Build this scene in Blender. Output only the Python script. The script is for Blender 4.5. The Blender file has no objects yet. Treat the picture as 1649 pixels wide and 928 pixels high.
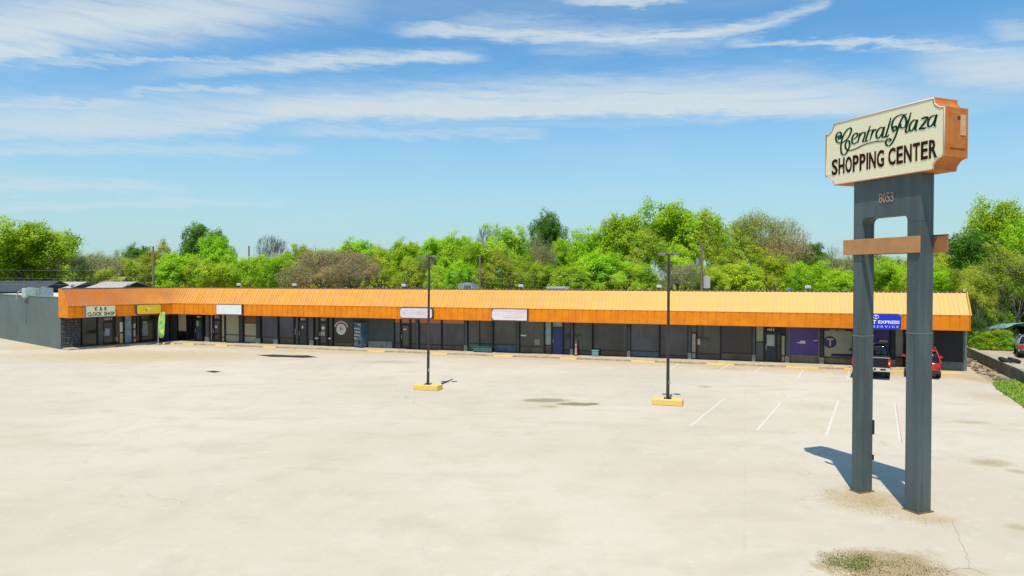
import bpy, bmesh, math, random
import numpy as np
from mathutils import Vector, Matrix
R = math.radians
S = bpy.context.scene
COL = S.collection
# ------------------------------------------------------------------ camera
F = 1100.0; CX = 824.5; CY = 464.0; H = 6.0; TH = math.atan(18 / F)
cam = bpy.data.cameras.new('camera'); camo = bpy.data.objects.new('camera', cam); COL.objects.link(camo)
cam.sensor_width = 36; cam.lens = 36 * F / 1649; cam.clip_end = 3000; cam.clip_start = .1
camo.location = (0, 0, H); camo.rotation_euler = (R(90) - TH, 0, 0); S.camera = camo
EYE = Vector((0, 0, H)); FW = Vector((0, math.cos(TH), -math.sin(TH))); UP = Vector((0, math.sin(TH), math.cos(TH)))
# ------------------------------------------------------------------ light
SUNV = Vector((-.112, -.394, 1)).normalized()           # towards the sun
EL = math.asin(SUNV.z); AZ = math.atan2(SUNV.x, SUNV.y)
sun = bpy.data.lights.new('sun', 'SUN'); suno = bpy.data.objects.new('sun', sun); COL.objects.link(suno)
sun.energy = 5.0; sun.angle = R(.5); sun.color = (1, .93, .82)
suno.rotation_euler = SUNV.to_track_quat('Z', 'Y').to_euler()
S.view_settings.view_transform = 'Standard'; S.view_settings.look = 'None'
S.view_settings.exposure = -0.06; S.view_settings.gamma = 1
W = bpy.data.worlds.new('World'); S.world = W; W.use_nodes = True
nt = W.node_tree; nt.nodes.clear()


class X:                                                   # little expression builder for math nodes
    tree = nt
    def __init__(s, v): s.v = v
    @staticmethod
    def op(k, *a, clamp=False):
        n = X.tree.nodes.new('ShaderNodeMath'); n.operation = k; n.use_clamp = clamp
        for i, q in enumerate(a):
            q = q.v if isinstance(q, X) else q
            if isinstance(q, (int, float)): n.inputs[i].default_value = q
            else: X.tree.links.new(q, n.inputs[i])
        return X(n.outputs[0])
    def __add__(s, o): return X.op('ADD', s, o)
    def __radd__(s, o): return X.op('ADD', o, s)
    def __sub__(s, o): return X.op('SUBTRACT', s, o)
    def __rsub__(s, o): return X.op('SUBTRACT', o, s)
    def __mul__(s, o): return X.op('MULTIPLY', s, o)
    def __rmul__(s, o): return X.op('MULTIPLY', o, s)
    def __truediv__(s, o): return X.op('DIVIDE', s, o)
def xabs(a): return X.op('ABSOLUTE', a)
def xmax(a, b): return X.op('MAXIMUM', a, b)
def xmin(a, b): return X.op('MINIMUM', a, b)
def xclamp(a): return X.op('ADD', a, 0.0, clamp=True)
def smooth(a, lo, hi, t0=0.0, t1=1.0):
    n = X.tree.nodes.new('ShaderNodeMapRange'); n.interpolation_type = 'SMOOTHSTEP'
    X.tree.links.new(a.v, n.inputs[0])
    for i, q in enumerate((lo, hi, t0, t1)): n.inputs[i + 1].default_value = q
    return X(n.outputs[0])
def curve(a, pts):                                          # float curve; pts are (x, y) with both in 0..1
    n = X.tree.nodes.new('ShaderNodeFloatCurve'); X.tree.links.new(a.v, n.inputs[1])
    c = n.mapping.curves[0]
    n.mapping.extend = 'HORIZONTAL'
    while len(c.points) < len(pts): c.points.new(.5, .5)
    for p, (x, y) in zip(c.points, pts): p.location = (x, y); p.handle_type = 'AUTO_CLAMPED'
    n.mapping.update(); return X(n.outputs[0])
def comb(x, y, z):
    n = X.tree.nodes.new('ShaderNodeCombineXYZ')
    for i, q in enumerate((x, y, z)):
        if isinstance(q, X): X.tree.links.new(q.v, n.inputs[i])
        else: n.inputs[i].default_value = q
    return n.outputs[0]
def noise(vec, scale, detail=4, rough=.55, dist=0.0):
    n = X.tree.nodes.new('ShaderNodeTexNoise'); X.tree.links.new(vec, n.inputs['Vector'])
    n.inputs['Scale'].default_value = scale; n.inputs['Detail'].default_value = detail
    n.inputs['Roughness'].default_value = rough; n.inputs['Distortion'].default_value = dist
    return X(n.outputs[0])


def ray(px, py): return (FW + Vector(((px - CX) / F, 0, 0)) - UP * ((py - CY) / F))
def P(px, py, z=0.0):
    d = ray(px, py); return EYE + d * ((z - H) / d.z)
def D(px, py, y):                                          # the point on a pixel's ray at distance y
    d = ray(px, py); return EYE + d * (y / d.y)
def HIT(px, py, p, n):
    d = ray(px, py); return EYE + d * ((p - EYE).dot(n) / d.dot(n))

sky = nt.nodes.new('ShaderNodeTexSky'); sky.sky_type = 'NISHITA'; sky.sun_disc = False
sky.sun_elevation = EL; sky.sun_rotation = AZ
sky.altitude = 200; sky.air_density = 1.0; sky.dust_density = .6; sky.ozone_density = 2.0
tc = nt.nodes.new('ShaderNodeTexCoord'); sp = nt.nodes.new('ShaderNodeSeparateXYZ'); nt.links.new(tc.outputs['Generated'], sp.inputs[0])
dx, dy, dz = X(sp.outputs[0]), X(sp.outputs[1]), X(sp.outputs[2])
phi = X.op('ARCTAN2', dx, dy)
elv = X.op('ARCSINE', dz)
wv = comb(phi * 1.6, elv * 9.0, 0.0)
wob = noise(wv, 2.2, 3, .5) - .5
fine_w = noise(comb(phi * 5.0, elv * 26 + phi * 1.2, 1.0), 3.0, 7, .68, .3) - .5
e = elv + wob * .030 + fine_w * .036
p01 = X.op('MULTIPLY_ADD', phi, .7, .5)                    # phi -.714..+.714 -> 0..1
fib = noise(comb(phi * 2.2, (elv + phi * .03) * 30, 3.0), 3.0, 7, .62, .4)      # long thin fibres
puff = noise(comb(phi * 2.0, elv * 8, 9.0), 3.2, 5, .55, .3)
def ang(px, py):
    d = ray(px, py).normalized(); return math.atan2(d.x, d.y), math.asin(d.z)
def band(pts, up, down, fpow=.9):
    """a streak through photo directions pts = [(px, py, strength)]; up/down = soft widths in px"""
    q = sorted([(ang(a, b)[0] * .7 + .5, ang(a, b)[1], s) for a, b, s in pts])
    q = [(min(max(x, 0), 1), y, s) for x, y, s in q]
    c = curve(p01, [(x, y * 1.6) for x, y, s in q]) * (1 / 1.6)
    st = curve(p01, [(max(q[0][0] - .03, 0.0), 0.0)] + [(x, s) for x, y, s in q] + [(min(q[-1][0] + .03, 1.0), 0.0)] if 0.01 < q[0][0] and q[-1][0] < .99 else [(x, s) for x, y, s in q])
    d = e - c
    m = smooth(d, -(down * 1.25 + 2) / F, 0.0) * smooth(d, 0.0, (up * 1.6 + 2) / F, 1.0, 0.0)
    return m * st * smooth(fib + m * .25, .30, .78, .25, 1.0)
m = band([(-150, 70, .3), (0, 55, 1.0), (160, 40, 1.0), (300, 30, .95), (470, 12, .7), (620, -5, .15)], 60, 45)
for b in (
    band([(-100, 92, .9), (60, 85, 1.0), (150, 88, .0)], 22, 14),
    band([(20, 104, .15), (120, 100, .55), (300, 99, .6), (430, 92, .4), (470, 92, 0)], 5, 6),
    band([(220, 125, .1), (330, 112, .5), (500, 100, .85), (640, 95, .9), (760, 92, .7), (810, 88, 0)], 13, 13),
    band([(180, 153, .1), (260, 150, .65), (400, 149, .7), (450, 152, .0)], 6, 6),
    band([(-150, 168, .5), (0, 168, .7), (120, 168, .75), (260, 172, .2)], 8, 10),
    band([(-160, 215, .5), (0, 208, .7), (150, 205, .8), (330, 198, .8), (480, 184, 1.0), (700, 180, 1.1), (900, 176, 1.15), (1100, 172, 1.15), (1350, 170, .9), (1500, 166, .4), (1700, 160, .1)], 40, 20, .6),
    band([(560, 160, .0), (800, 160, .6), (1000, 150, .8), (1230, 140, .75), (1380, 150, .2)], 30, 30),
    band([(620, 42, .1), (720, 46, .85), (860, 56, .9), (1060, 60, 1.0), (1180, 54, .9), (1260, 34, .75), (1330, 4, .6), (1360, -20, 0)], 11, 13),
    band([(640, 50, .0), (760, 40, .4), (980, 60, .6), (1160, 60, .3), (1200, 50, 0)], 22, 24),
    band([(1150, 72, .1), (1230, 72, .7), (1450, 74, .8), (1650, 80, .5), (1750, 84, .3)], 5, 6),
    band([(1380, 110, .0), (1500, 105, .6), (1600, 110, .85), (1750, 115, .9)], 34, 42),
    band([(900, -6, .3), (1010, 0, .9), (1100, -4, .5), (1150, -10, 0)], 8, 10),
    band([(1560, 45, .0), (1650, 48, .6), (1720, 48, .5)], 12, 14),
    band([(-100, 250, .5), (150, 240, .45), (460, 243, .4), (520, 246, .0)], 10, 10),
    band([(460, 212, .2), (560, 210, .5), (700, 214, .5), (860, 216, .4), (900, 216, 0)], 7, 9),
    band([(-100, 295, .5), (100, 298, .5), (280, 308, .45), (330, 310, 0)], 10, 12),
    band([(-100, 330, .4), (200, 328, .4), (440, 326, .3), (500, 326, 0)], 6, 7),
    band([(820, 84, .0), (900, 80, .35), (980, 86, .3), (1020, 90, 0)], 9, 9),
): m = xmax(m, b)
# the same thin cirrus goes on above and around the view
far = smooth(elv, .40, .60) + smooth(xabs(phi), .70, .95) * smooth(elv, .02, .2)
cir = smooth(noise(comb(phi * 1.3, elv * 7 + phi * .5, 5.0), 2.0, 7, .6, .5), .50, .78) * xclamp(far)
thin = smooth(puff, .45, .85) * .14
m = xclamp(xmax(m, xmax(cir * .7, thin)))
haz = X.op('MULTIPLY', smooth(elv, -.05, .34, .96, 0.0), 1.0)                      # milky air low down
mixn = nt.nodes.new('ShaderNodeMix'); mixn.data_type = 'RGBA'
gmn = nt.nodes.new('ShaderNodeGamma'); gmn.inputs[1].default_value = 1.0
tint = nt.nodes.new('ShaderNodeMix'); tint.data_type = 'RGBA'; tint.blend_type = 'MULTIPLY'; tint.inputs[0].default_value = 1
tint.inputs[7].default_value = (.84, 1.45, 1.66, 1)
nt.links.new(sky.outputs[0], tint.inputs[6])
hz = nt.nodes.new('ShaderNodeMix'); hz.data_type = 'RGBA'; hz.inputs[7].default_value = (4.7, 6.35, 6.55, 1)
nt.links.new(haz.v, hz.inputs[0]); nt.links.new(tint.outputs[2], hz.inputs[6])
mixn.inputs[7].default_value = (6.4, 7.2, 7.6, 1)
nt.links.new((m * .92).v, mixn.inputs[0]); nt.links.new(hz.outputs[2], mixn.inputs[6])
bg = nt.nodes.new('ShaderNodeBackground'); bg.inputs[1].default_value = .108
wo = nt.nodes.new('ShaderNodeOutputWorld')
nt.links.new(mixn.outputs[2], bg.inputs[0]); nt.links.new(bg.outputs[0], wo.inputs[0])

# ------------------------------------------------------------------ helpers
def tag(o, label=None, cat=None, group=None, kind=None):
    if label: o['label'] = label
    if cat: o['category'] = cat
    if group: o['group'] = group
    if kind: o['kind'] = kind
    return o
def empty(name, loc, rz=0.0, **k):
    o = bpy.data.objects.new(name, None); COL.objects.link(o); o.location = loc; o.rotation_euler.z = rz
    o.empty_display_size = .3; tag(o, **k); return o
MATS = {}
def mat(name, col, rough=.6, metal=0.0, var=.0, vscale=3.0, col2=None, bump=0.0, bscale=20.0, spec=.5, coat=0.0, stretch=(1, 1, 1), streak=0.0, emis=None):
    """procedural paint/stone/metal: base colour broken up by noise, fine bump, vertical dirt streaks"""
    if name in MATS: return MATS[name]
    M = bpy.data.materials.new(name); M.use_nodes = True; t = M.node_tree; X.tree = t
    b = t.nodes['Principled BSDF']; b.inputs['Roughness'].default_value = rough; b.inputs['Metallic'].default_value = metal
    b.inputs['Specular IOR Level'].default_value = spec; b.inputs['Coat Weight'].default_value = coat
    tcn = t.nodes.new('ShaderNodeNewGeometry')
    mp = t.nodes.new('ShaderNodeMapping'); mp.inputs['Scale'].default_value = stretch
    t.links.new(tcn.outputs['Position'], mp.inputs[0])
    n = noise(mp.outputs[0], vscale, 5, .6)
    f = smooth(n, .35, .65)
    mx = t.nodes.new('ShaderNodeMix'); mx.data_type = 'RGBA'
    c2 = col2 or tuple(c * (1 - var) for c in col)
    mx.inputs[6].default_value = (*col, 1); mx.inputs[7].default_value = (*c2, 1)
    t.links.new(f.v, mx.inputs[0]); out = mx.outputs[2]
    if streak:
        s = noise(mp.outputs[0], 1.0, 2)
        mp2 = t.nodes.new('ShaderNodeMapping'); mp2.inputs['Scale'].default_value = (9, 9, .5); t.links.new(tcn.outputs['Position'], mp2.inputs[0])
        s = smooth(noise(mp2.outputs[0], 1.0, 5, .6), .5, .75, 0.0, streak)
        m2 = t.nodes.new('ShaderNodeMix'); m2.data_type = 'RGBA'; m2.inputs[7].default_value = (.06, .045, .03, 1)
        t.links.new(s.v, m2.inputs[0]); t.links.new(out, m2.inputs[6]); out = m2.outputs[2]
    t.links.new(out, b.inputs['Base Color'])
    if bump:
        bn = t.nodes.new('ShaderNodeBump'); bn.inputs['Strength'].default_value = bump; bn.inputs['Distance'].default_value = .02
        t.links.new(noise(mp.outputs[0], bscale, 4).v, bn.inputs['Height']); t.links.new(bn.outputs[0], b.inputs['Normal'])
    if emis: b.inputs['Emission Color'].default_value = (*emis, 1); b.inputs['Emission Strength'].default_value = 1
    MATS[name] = M; return M

class MB:
    """collects solids, then links them as ONE mesh object (in its parent's space)"""
    def __init__(s): s.v = []; s.f = []; s.sm = []
    def add(s, vs, fs, smooth=False):
        o = len(s.v); s.v += [Vector(v) for v in vs]; s.f += [tuple(i + o for i in f) for f in fs]; s.sm += [smooth] * len(fs); return s
    def box(s, c, sz, ax=None, taper=1.0):
        c = Vector(c); ax = ax or (Vector((1, 0, 0)), Vector((0, 1, 0)), Vector((0, 0, 1)))
        vs = []
        for k in (-.5, .5):
            for i, j in ((-.5, -.5), (.5, -.5), (.5, .5), (-.5, .5)):
                tp = taper if k > 0 else 1
                vs.append(c + ax[0] * sz[0] * i * tp + ax[1] * sz[1] * j * tp + ax[2] * sz[2] * k)
        return s.add(vs, [(0, 3, 2, 1), (4, 5, 6, 7), (0, 1, 5, 4), (1, 2, 6, 5), (2, 3, 7, 6), (3, 0, 4, 7)])
    def cbox(s, lo, hi, ch=.02):                            # chamfered box, axis aligned
        lo = Vector(lo); hi = Vector(hi); bm = bmesh.new(); bmesh.ops.create_cube(bm, size=1)
        for v in bm.verts: v.co = Vector([lo[i] + (hi[i] - lo[i]) * (v.co[i] + .5) for i in range(3)])
        bmesh.ops.bevel(bm, geom=bm.edges[:], offset=ch, segments=2, affect='EDGES')
        bm.verts.index_update(); s.add([v.co.copy() for v in bm.verts], [[v.index for v in f.verts] for f in bm.faces]); bm.free(); return s
    def prism(s, poly, d):                                  # closed polygon swept by vector d
        n = len(poly); poly = [Vector(p) for p in poly]; d = Vector(d)
        return s.add(poly + [p + d for p in poly], [tuple(range(n))[::-1], tuple(range(n, 2 * n))] + [(i, (i + 1) % n, (i + 1) % n + n, i + n) for i in range(n)])
    def tube(s, pts, r, n=8, cap=True, smooth=True):
        pts = [Vector(p) for p in pts]; rr = r if isinstance(r, (list, tuple)) else [r] * len(pts); vs = []; fs = []
        for i, p in enumerate(pts):
            t = (pts[min(i + 1, len(pts) - 1)] - pts[max(i - 1, 0)]).normalized()
            a = t.cross(Vector((0, 0, 1)) if abs(t.z) < .9 else Vector((1, 0, 0))).normalized(); b = t.cross(a)
            for k in range(n):
                q = 2 * math.pi * k / n; vs.append(p + (a * math.cos(q) + b * math.sin(q)) * rr[i])
        for i in range(len(pts) - 1):
            for k in range(n): fs.append((i * n + k, i * n + (k + 1) % n, (i + 1) * n + (k + 1) % n, (i + 1) * n + k))
        s.add(vs, fs, smooth)
        if cap and n > 2: s.add([vs[k] for k in range(n)], [tuple(range(n))[::-1]]); s.add(vs[-n:], [tuple(range(n))])
        return s
    def build(s, name, m, parent=None, local=False, bevel=0.0, **k):
        me = bpy.data.meshes.new(name)
        off = Vector((0, 0, 0)) if (parent is None or local) else wloc(parent)
        rot = Matrix.Identity(3) if (parent is None or local) else Matrix.Rotation(-wrot(parent), 3, 'Z')
        me.from_pydata([rot @ (v - off) for v in s.v], [], s.f); me.update()
        for p, q in zip(me.polygons, s.sm): p.use_smooth = q
        o = bpy.data.objects.new(name, me); COL.objects.link(o); me.materials.append(m); o.parent = parent
        bm = bmesh.new(); bm.from_mesh(me); bmesh.ops.recalc_face_normals(bm, faces=bm.faces); bm.to_mesh(me); bm.free()
        if bevel:
            md = o.modifiers.new('bevel', 'BEVEL'); md.width = bevel; md.segments = 2; md.limit_method = 'ANGLE'
        tag(o, **k); return o
def wloc(o):
    v = Vector((0, 0, 0))
    while o: v = Matrix.Rotation(o.rotation_euler.z, 3, 'Z') @ v if False else v + o.location; o = o.parent
    return v
def wrot(o):
    a = 0
    while o: a += o.rotation_euler.z; o = o.parent
    return a
def share(src, name, parent, M4, **k):                      # another object on the same mesh
    o = bpy.data.objects.new(name, src.data); COL.objects.link(o); o.parent = parent; o.matrix_local = M4; tag(o, **k); return o
def sheet(name, pts, m, z=None, kind='structure', **k):
    b = MB(); pts = [Vector(p) if z is None else Vector((p[0], p[1], z)) for p in pts]; b.add(pts, [tuple(range(len(pts)))])
    return b.build(name, m, None, kind=kind, **k)
def text(s, p, u, v, w, h, m, parent, name='lettering', thick=.012, bold=.0, local=False, slant=0, **k):
    """text filling the rectangle p, p+u*w, p+v*h; u, v unit vectors"""
    c = bpy.data.curves.new(name, 'FONT'); c.body = s; c.offset = bold; c.resolution_u = 3; c.shear = slant; c.extrude = .02
    o = bpy.data.objects.new(name, c); COL.objects.link(o); bpy.context.view_layer.update()
    me = bpy.data.meshes.new_from_object(o.evaluated_get(bpy.context.evaluated_depsgraph_get())); bpy.data.objects.remove(o); bpy.data.curves.remove(c)
    co = np.array([x.co[:] for x in me.vertices]); lo = co.min(0); hi = co.max(0)
    u = Vector(u); v = Vector(v); n = u.cross(v)
    mb = MB()
    mb.add([Vector(p) + u * (w * (a[0] - lo[0]) / (hi[0] - lo[0])) + v * (h * (a[1] - lo[1]) / (hi[1] - lo[1])) + n * (thick * (.5 + .5 * np.sign(a[2]))) for a in co], [tuple(f.vertices) for f in me.polygons])
    bpy.data.meshes.remove(me)
    return mb.build(name, m, parent, local, **k)
def scribble(rng, p, u, v, w, h, m, parent, name='lettering', n=8, local=False):
    """writing too small to read in the photograph: a row of short upright marks"""
    mb = MB(); u = Vector(u); v = Vector(v); nn = u.cross(v); x = 0
    cw = w / n
    for i in range(n):
        if rng.random() < .12: continue
        a = Vector(p) + u * (i * cw); ww = cw * .7
        for q in range(2):
            mb.prism([a + u * (q * ww * .6), a + u * (q * ww * .6 + ww * .3), a + u * (q * ww * .6 + ww * .3) + v * h, a + u * (q * ww * .6) + v * h], nn * .008)
        mb.prism([a + v * h * rng.choice((0, .4, .75)), a + u * ww + v * h * .4, a + u * ww + v * h * .62, a + v * h * .62], nn * .006)
    return mb.build(name, m, parent, local)
def catmull(pts, n=6):
    pts = [Vector(p) for p in pts]; out = []
    q = [pts[0] * 2 - pts[1]] + pts + [pts[-1] * 2 - pts[-2]]
    for i in range(1, len(q) - 2):
        for k in range(n):
            t = k / n; a, b, c, d = q[i - 1], q[i], q[i + 1], q[i + 2]
            out.append(.5 * ((2 * b) + (c - a) * t + (2 * a - 5 * b + 4 * c - d) * t * t + (3 * b - a - 3 * c + d) * t ** 3))
    out.append(pts[-1]); return out
Z3 = Vector((0, 0, 1))

# ------------------------------------------------------------------ materials
def roofpaint():
    # sheet colour runs from deep orange on the left wing to pale at right
    M = mat('roof_sheet_paint', (.64, .275, .030), .65, var=.14, vscale=1.2, col2=(.70, .31, .035), bump=.15, bscale=30, streak=.10, spec=.25)
    t = M.node_tree; X.tree = t; b = t.nodes['Principled BSDF']; src = b.inputs['Base Color'].links[0].from_socket
    g = t.nodes.new('ShaderNodeNewGeometry'); s_ = t.nodes.new('ShaderNodeSeparateXYZ'); t.links.new(g.outputs['Position'], s_.inputs[0])
    x_ = X(s_.outputs[0]) + (noise(g.outputs['Position'], .35, 3) - .5) * 8
    a = t.nodes.new('ShaderNodeMix'); a.data_type = 'RGBA'; a.inputs[7].default_value = (.44, .125, .012, 1); t.links.new(src, a.inputs[6]); t.links.new(smooth(x_, -36, -26, 1, 0).v, a.inputs[0])
    c = t.nodes.new('ShaderNodeMix'); c.data_type = 'RGBA'; c.inputs[7].default_value = (.70, .44, .13, 1); t.links.new(a.outputs[2], c.inputs[6]); t.links.new((X.op('MULTIPLY', smooth(x_, -15, 28), .9)).v, c.inputs[0])
    oi = t.nodes.new('ShaderNodeObjectInfo'); hs = t.nodes.new('ShaderNodeHueSaturation'); t.links.new(c.outputs[2], hs.inputs['Color'])
    t.links.new((X(oi.outputs['Random']) * .09 + .95).v, hs.inputs['Value']); t.links.new((X(oi.outputs['Random']) * .06 + .92).v, hs.inputs['Saturation'])
    t.links.new(hs.outputs[0], b.inputs['Base Color']); return M
ORANGE_ROOF = roofpaint()
ORANGE_FACE = mat('fascia_board_paint', (.80, .25, .010), .7, spec=.2, var=.2, vscale=1.5, col2=(.70, .20, .008), bump=.1, streak=.10)
BROWN_CAP = mat('brown_cap_metal', (.16, .085, .045), .5, var=.3)
WALLGREY = mat('painted_block_wall', (.118, .152, .136), .85, var=.18, vscale=.35, bump=.3, bscale=25)
CHAR = mat('charcoal_paint', (.028, .034, .036), .6, var=.35, vscale=2)
FRAME = mat('dark_bronze_frame', (.018, .017, .016), .4, metal=.3, var=.3)
PILLAR = mat('grey_pilaster_paint', (.085, .095, .088), .6, var=.3, vscale=4)
STONE = mat('grey_rubble_stone', (.30, .29, .25), .9, var=.35, vscale=6, bump=.8, bscale=18)
DSTONE = mat('dark_painted_rubble', (.085, .10, .097), .85, var=.4, vscale=5, bump=1.0, bscale=9)
SIDEWALK = mat('sidewalk_concrete', (.52, .42, .29), .9, var=.22, vscale=1.4, bump=.2, bscale=30)
YELLOW = mat('yellow_traffic_paint', (.78, .52, .10), .8, var=.3, vscale=6, bump=.2, col2=(.66, .48, .20))
PALECON = mat('pale_concrete', (.44, .42, .36), .9, var=.25, vscale=3, bump=.3)
ROOFW = mat('white_roof_membrane', (.62, .62, .58), .8, var=.2, vscale=.5)
GALV = mat('galvanised_metal', (.42, .44, .43), .45, metal=.5, var=.3, vscale=6)
WHITE = mat('white_enamel', (.78, .78, .76), .4, var=.06)
BLACKRUB = mat('black_rubber', (.02, .02, .02), .8, var=.3, vscale=8)
CHROME = mat('chrome', (.75, .75, .74), .2, metal=.9)
WOODPOLE = mat('weathered_pole_wood', (.28, .19, .12), .9, var=.4, vscale=3, stretch=(6, 6, .4))
def glassm(name, col, rough=.05): return mat(name, tuple(c * .95 for c in col), rough, var=.75, vscale=.55, spec=.6, stretch=(1, 1, .45))
G_DARK = glassm('tinted_glass_black', (.010, .011, .011))
G_GREY = glassm('tinted_glass_grey', (.052, .060, .062))
G_OLIVE = glassm('tinted_glass_olive', (.068, .074, .056))
G_BLUE = glassm('tinted_glass_blue', (.065, .085, .15))
G_SLATE = glassm('tinted_glass_slate', (.066, .072, .090))
BEIGE = mat('papered_window_beige', (.33, .31, .19), .35, var=.15, vscale=1.5)
BEIGE2 = mat('blind_pale_beige', (.42, .37, .24), .5, var=.1)
TEAL = mat('teal_panel', (.06, .15, .14), .4, var=.3)
TEALB = mat('blue_teal_panel', (.06, .11, .16), .4, var=.3)
SALMON = mat('salmon_transom', (.55, .20, .11), .6, var=.1)
PURPLE = mat('purple_vinyl', (.075, .035, .20), .4, var=.25, vscale=1)
PURPLED = mat('dark_purple_vinyl', (.03, .013, .06), .4)
NAVY = mat('navy_door', (.018, .032, .15), .4, var=.2)
PALEBLUE = mat('pale_blue_poster', (.30, .38, .46), .5, var=.35, vscale=2.5, col2=(.20, .25, .33))
PALEGREEN = mat('pale_green_poster', (.30, .40, .34), .5, var=.2)
BROWNP = mat('brown_grooved_panel', (.16, .08, .025), .7, var=.3, stretch=(4, 4, .5))
STICKW = mat('white_vinyl', (.70, .66, .62), .5, var=.1)
PINKV = mat('faded_pink_vinyl', (.72, .48, .50), .5, var=.1)
TEXTBLK = mat('black_letters', (.015, .02, .012), .5)

# ------------------------------------------------------------------ ground
SZ = .13
A0 = P(98, 560.5, SZ); C0 = P(275, 548, SZ); E0 = P(1557, 594.5, SZ)
for q in (A0, C0, E0): q.z = 0
def frame(a, b):
    u = (b - a).normalized(); n = Vector((u.y, -u.x, 0)); return a, u, n, (b - a).length          # n points to the lot
MAIN = frame(C0, E0); WING = frame(A0, C0)
def W3(fr, u, v, z): return fr[0] + fr[1] * u + fr[2] * v + Z3 * z
def U(fr, px, py=545, v=0.0):
    h = HIT(px, py, W3(fr, 0, v, 0), fr[2]); return (h - fr[0]).dot(fr[1])
def ZH(fr, px, py, v=0.0): return HIT(px, py, W3(fr, 0, v, 0), fr[2]).z
def ground_mat():
    M = bpy.data.materials.new('concrete_lot'); M.use_nodes = True; t = M.node_tree; X.tree = t; b = t.nodes['Principled BSDF']
    b.inputs['Roughness'].default_value = .9; b.inputs['Specular IOR Level'].default_value = .25
    g = t.nodes.new('ShaderNodeNewGeometry'); pos = g.outputs['Position']
    s = t.nodes.new('ShaderNodeSeparateXYZ'); t.links.new(pos, s.inputs[0]); x, y = X(s.outputs[0]), X(s.outputs[1])
    def mix(a, bcol, f):
        n = t.nodes.new('ShaderNodeMix'); n.data_type = 'RGBA'; t.links.new(f.v, n.inputs[0])
        if isinstance(a, tuple): n.inputs[6].default_value = (*a, 1)
        else: t.links.new(a, n.inputs[6])
        n.inputs[7].default_value = (*bcol, 1); return n.outputs[2]
    big = noise(pos, .09, 4, .55); mid = noise(pos, .6, 6, .62); fine = noise(pos, 9, 5, .7)
    c = mix((.505, .438, .338), (.560, .492, .390), smooth(big, .35, .65))
    c = mix(c, (.435, .380, .290), smooth(mid, .46, .74) * .5)
    c = mix(c, (.36, .33, .27), smooth(fine, .52, .80) * .30)
    c = mix(c, (.62, .56, .46), smooth(noise(pos, 2.3, 5, .65), .52, .8) * .45)
    c = mix(c, (.445, .385, .285), smooth(noise(comb(x * .25, y * .6, 1.0), 1.0, 6, .65, .6), .5, .72) * .5)
    # faint slab joints, 4.5 m apart, square to the long shopfront
    ca, sa = math.cos(-.33), math.sin(-.33)
    ux = x * ca + y * sa; uy = x * (-sa) + y * ca
    for q in (ux, uy):
        d = xabs(X.op('PINGPONG', q + noise(pos, 1.2, 2).__sub__(.5) * .06, 2.25))
        c = mix(c, (.27, .24, .18), smooth(d, .0, .035, .16, 0) * smooth(noise(pos, .35, 3), .42, .6))
    # cracks
    v = t.nodes.new('ShaderNodeTexVoronoi'); v.feature = 'DISTANCE_TO_EDGE'; v.inputs['Scale'].default_value = .13
    wn = t.nodes.new('ShaderNodeTexNoise'); wn.inputs['Scale'].default_value = .8; wn.inputs['Detail'].default_value = 6; t.links.new(pos, wn.inputs['Vector'])
    vm = t.nodes.new('ShaderNodeVectorMath'); vm.operation = 'MULTIPLY_ADD'; vm.inputs[1].default_value = (2.5, 2.5, 0); t.links.new(wn.outputs['Color'], vm.inputs[0]); t.links.new(pos, vm.inputs[2])
    t.links.new(vm.outputs[0], v.inputs['Vector'])
    c = mix(c, (.22, .19, .14), smooth(X(v.outputs['Distance']), .0, .006, .28, 0) * smooth(noise(pos, .12, 3), .50, .60))
    # stains, each an ellipse in the lot with a ragged rim
    rag = noise(pos, 1.6, 6, .7)
    rag2 = noise(pos, 5.0, 5, .7)
    def stain(px, py, wx, wy, col, k, ang_=0.0, soft=.8):
        nonlocal c
        o = P(px, py); rx = abs((P(px + wx, py) - o).x); ry = abs((P(px, py - wy) - P(px, py + wy)).y) / 2
        xx = (x - o.x); yy = (y - o.y)
        a = xx * math.cos(ang_) + yy * math.sin(ang_); bq = xx * (-math.sin(ang_)) + yy * math.cos(ang_)
        a = a * (1 / rx); bq = bq * (1 / ry)
        d = X.op('SQRT', a * a + bq * bq) + (rag - .5) * 1.5 + (rag2 - .5) * .8
        c = mix(c, col, smooth(d, 1 - soft, 1.0 + .1, k, 0))
    dn = (x - C0.x) * MAIN[2].x + (y - C0.y) * MAIN[2].y
    c = mix(c, (.46, .36, .22), smooth(dn + (rag - .5) * 4, 2.2, 5.2, .75, 0))
    TAN = (.46, .36, .21); BR = (.27, .225, .13)
    stain(230, 573, 300, 12, (.47, .36, .20), .85)
    stain(60, 560, 130, 6, (.48, .37, .22), .8)
    stain(700, 566, 400, 4, (.42, .36, .24), .4)
    stain(850, 845, 90, 40, (.46, .40, .29), .45)
    stain(880, 645, 48, 4, BR, .9, soft=.5); stain(932, 651, 42, 3, (.22, .18, .10), .95, soft=.4); stain(884, 655, 18, 2, BR, .9, soft=.5)
    stain(870, 655, 60, 7, TAN, .5)
    stain(1135, 623, 16, 2.5, (.30, .30, .16), .7)
    stain(620, 583, 60, 3, (.33, .30, .20), .55)
    stain(1170, 594, 40, 3, (.34, .32, .21), .5)
    stain(1400, 805, 95, 28, (.40, .30, .16), .9, soft=.9)
    stain(1500, 835, 60, 14, (.42, .32, .18), .7)
    stain(1560, 680, 40, 4, (.36, .28, .17), .7); stain(1590, 745, 42, 8, (.34, .27, .16), .8)
    stain(1640, 760, 20, 6, (.34, .27, .16), .7); stain(1640, 850, 22, 8, (.34, .27, .16), .6)
    stain(1600, 640, 60, 14, (.44, .35, .22), .6)
    stain(1530, 605, 60, 9, TAN, .7); stain(1595, 615, 30, 14, (.42, .31, .17), .9)
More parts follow.
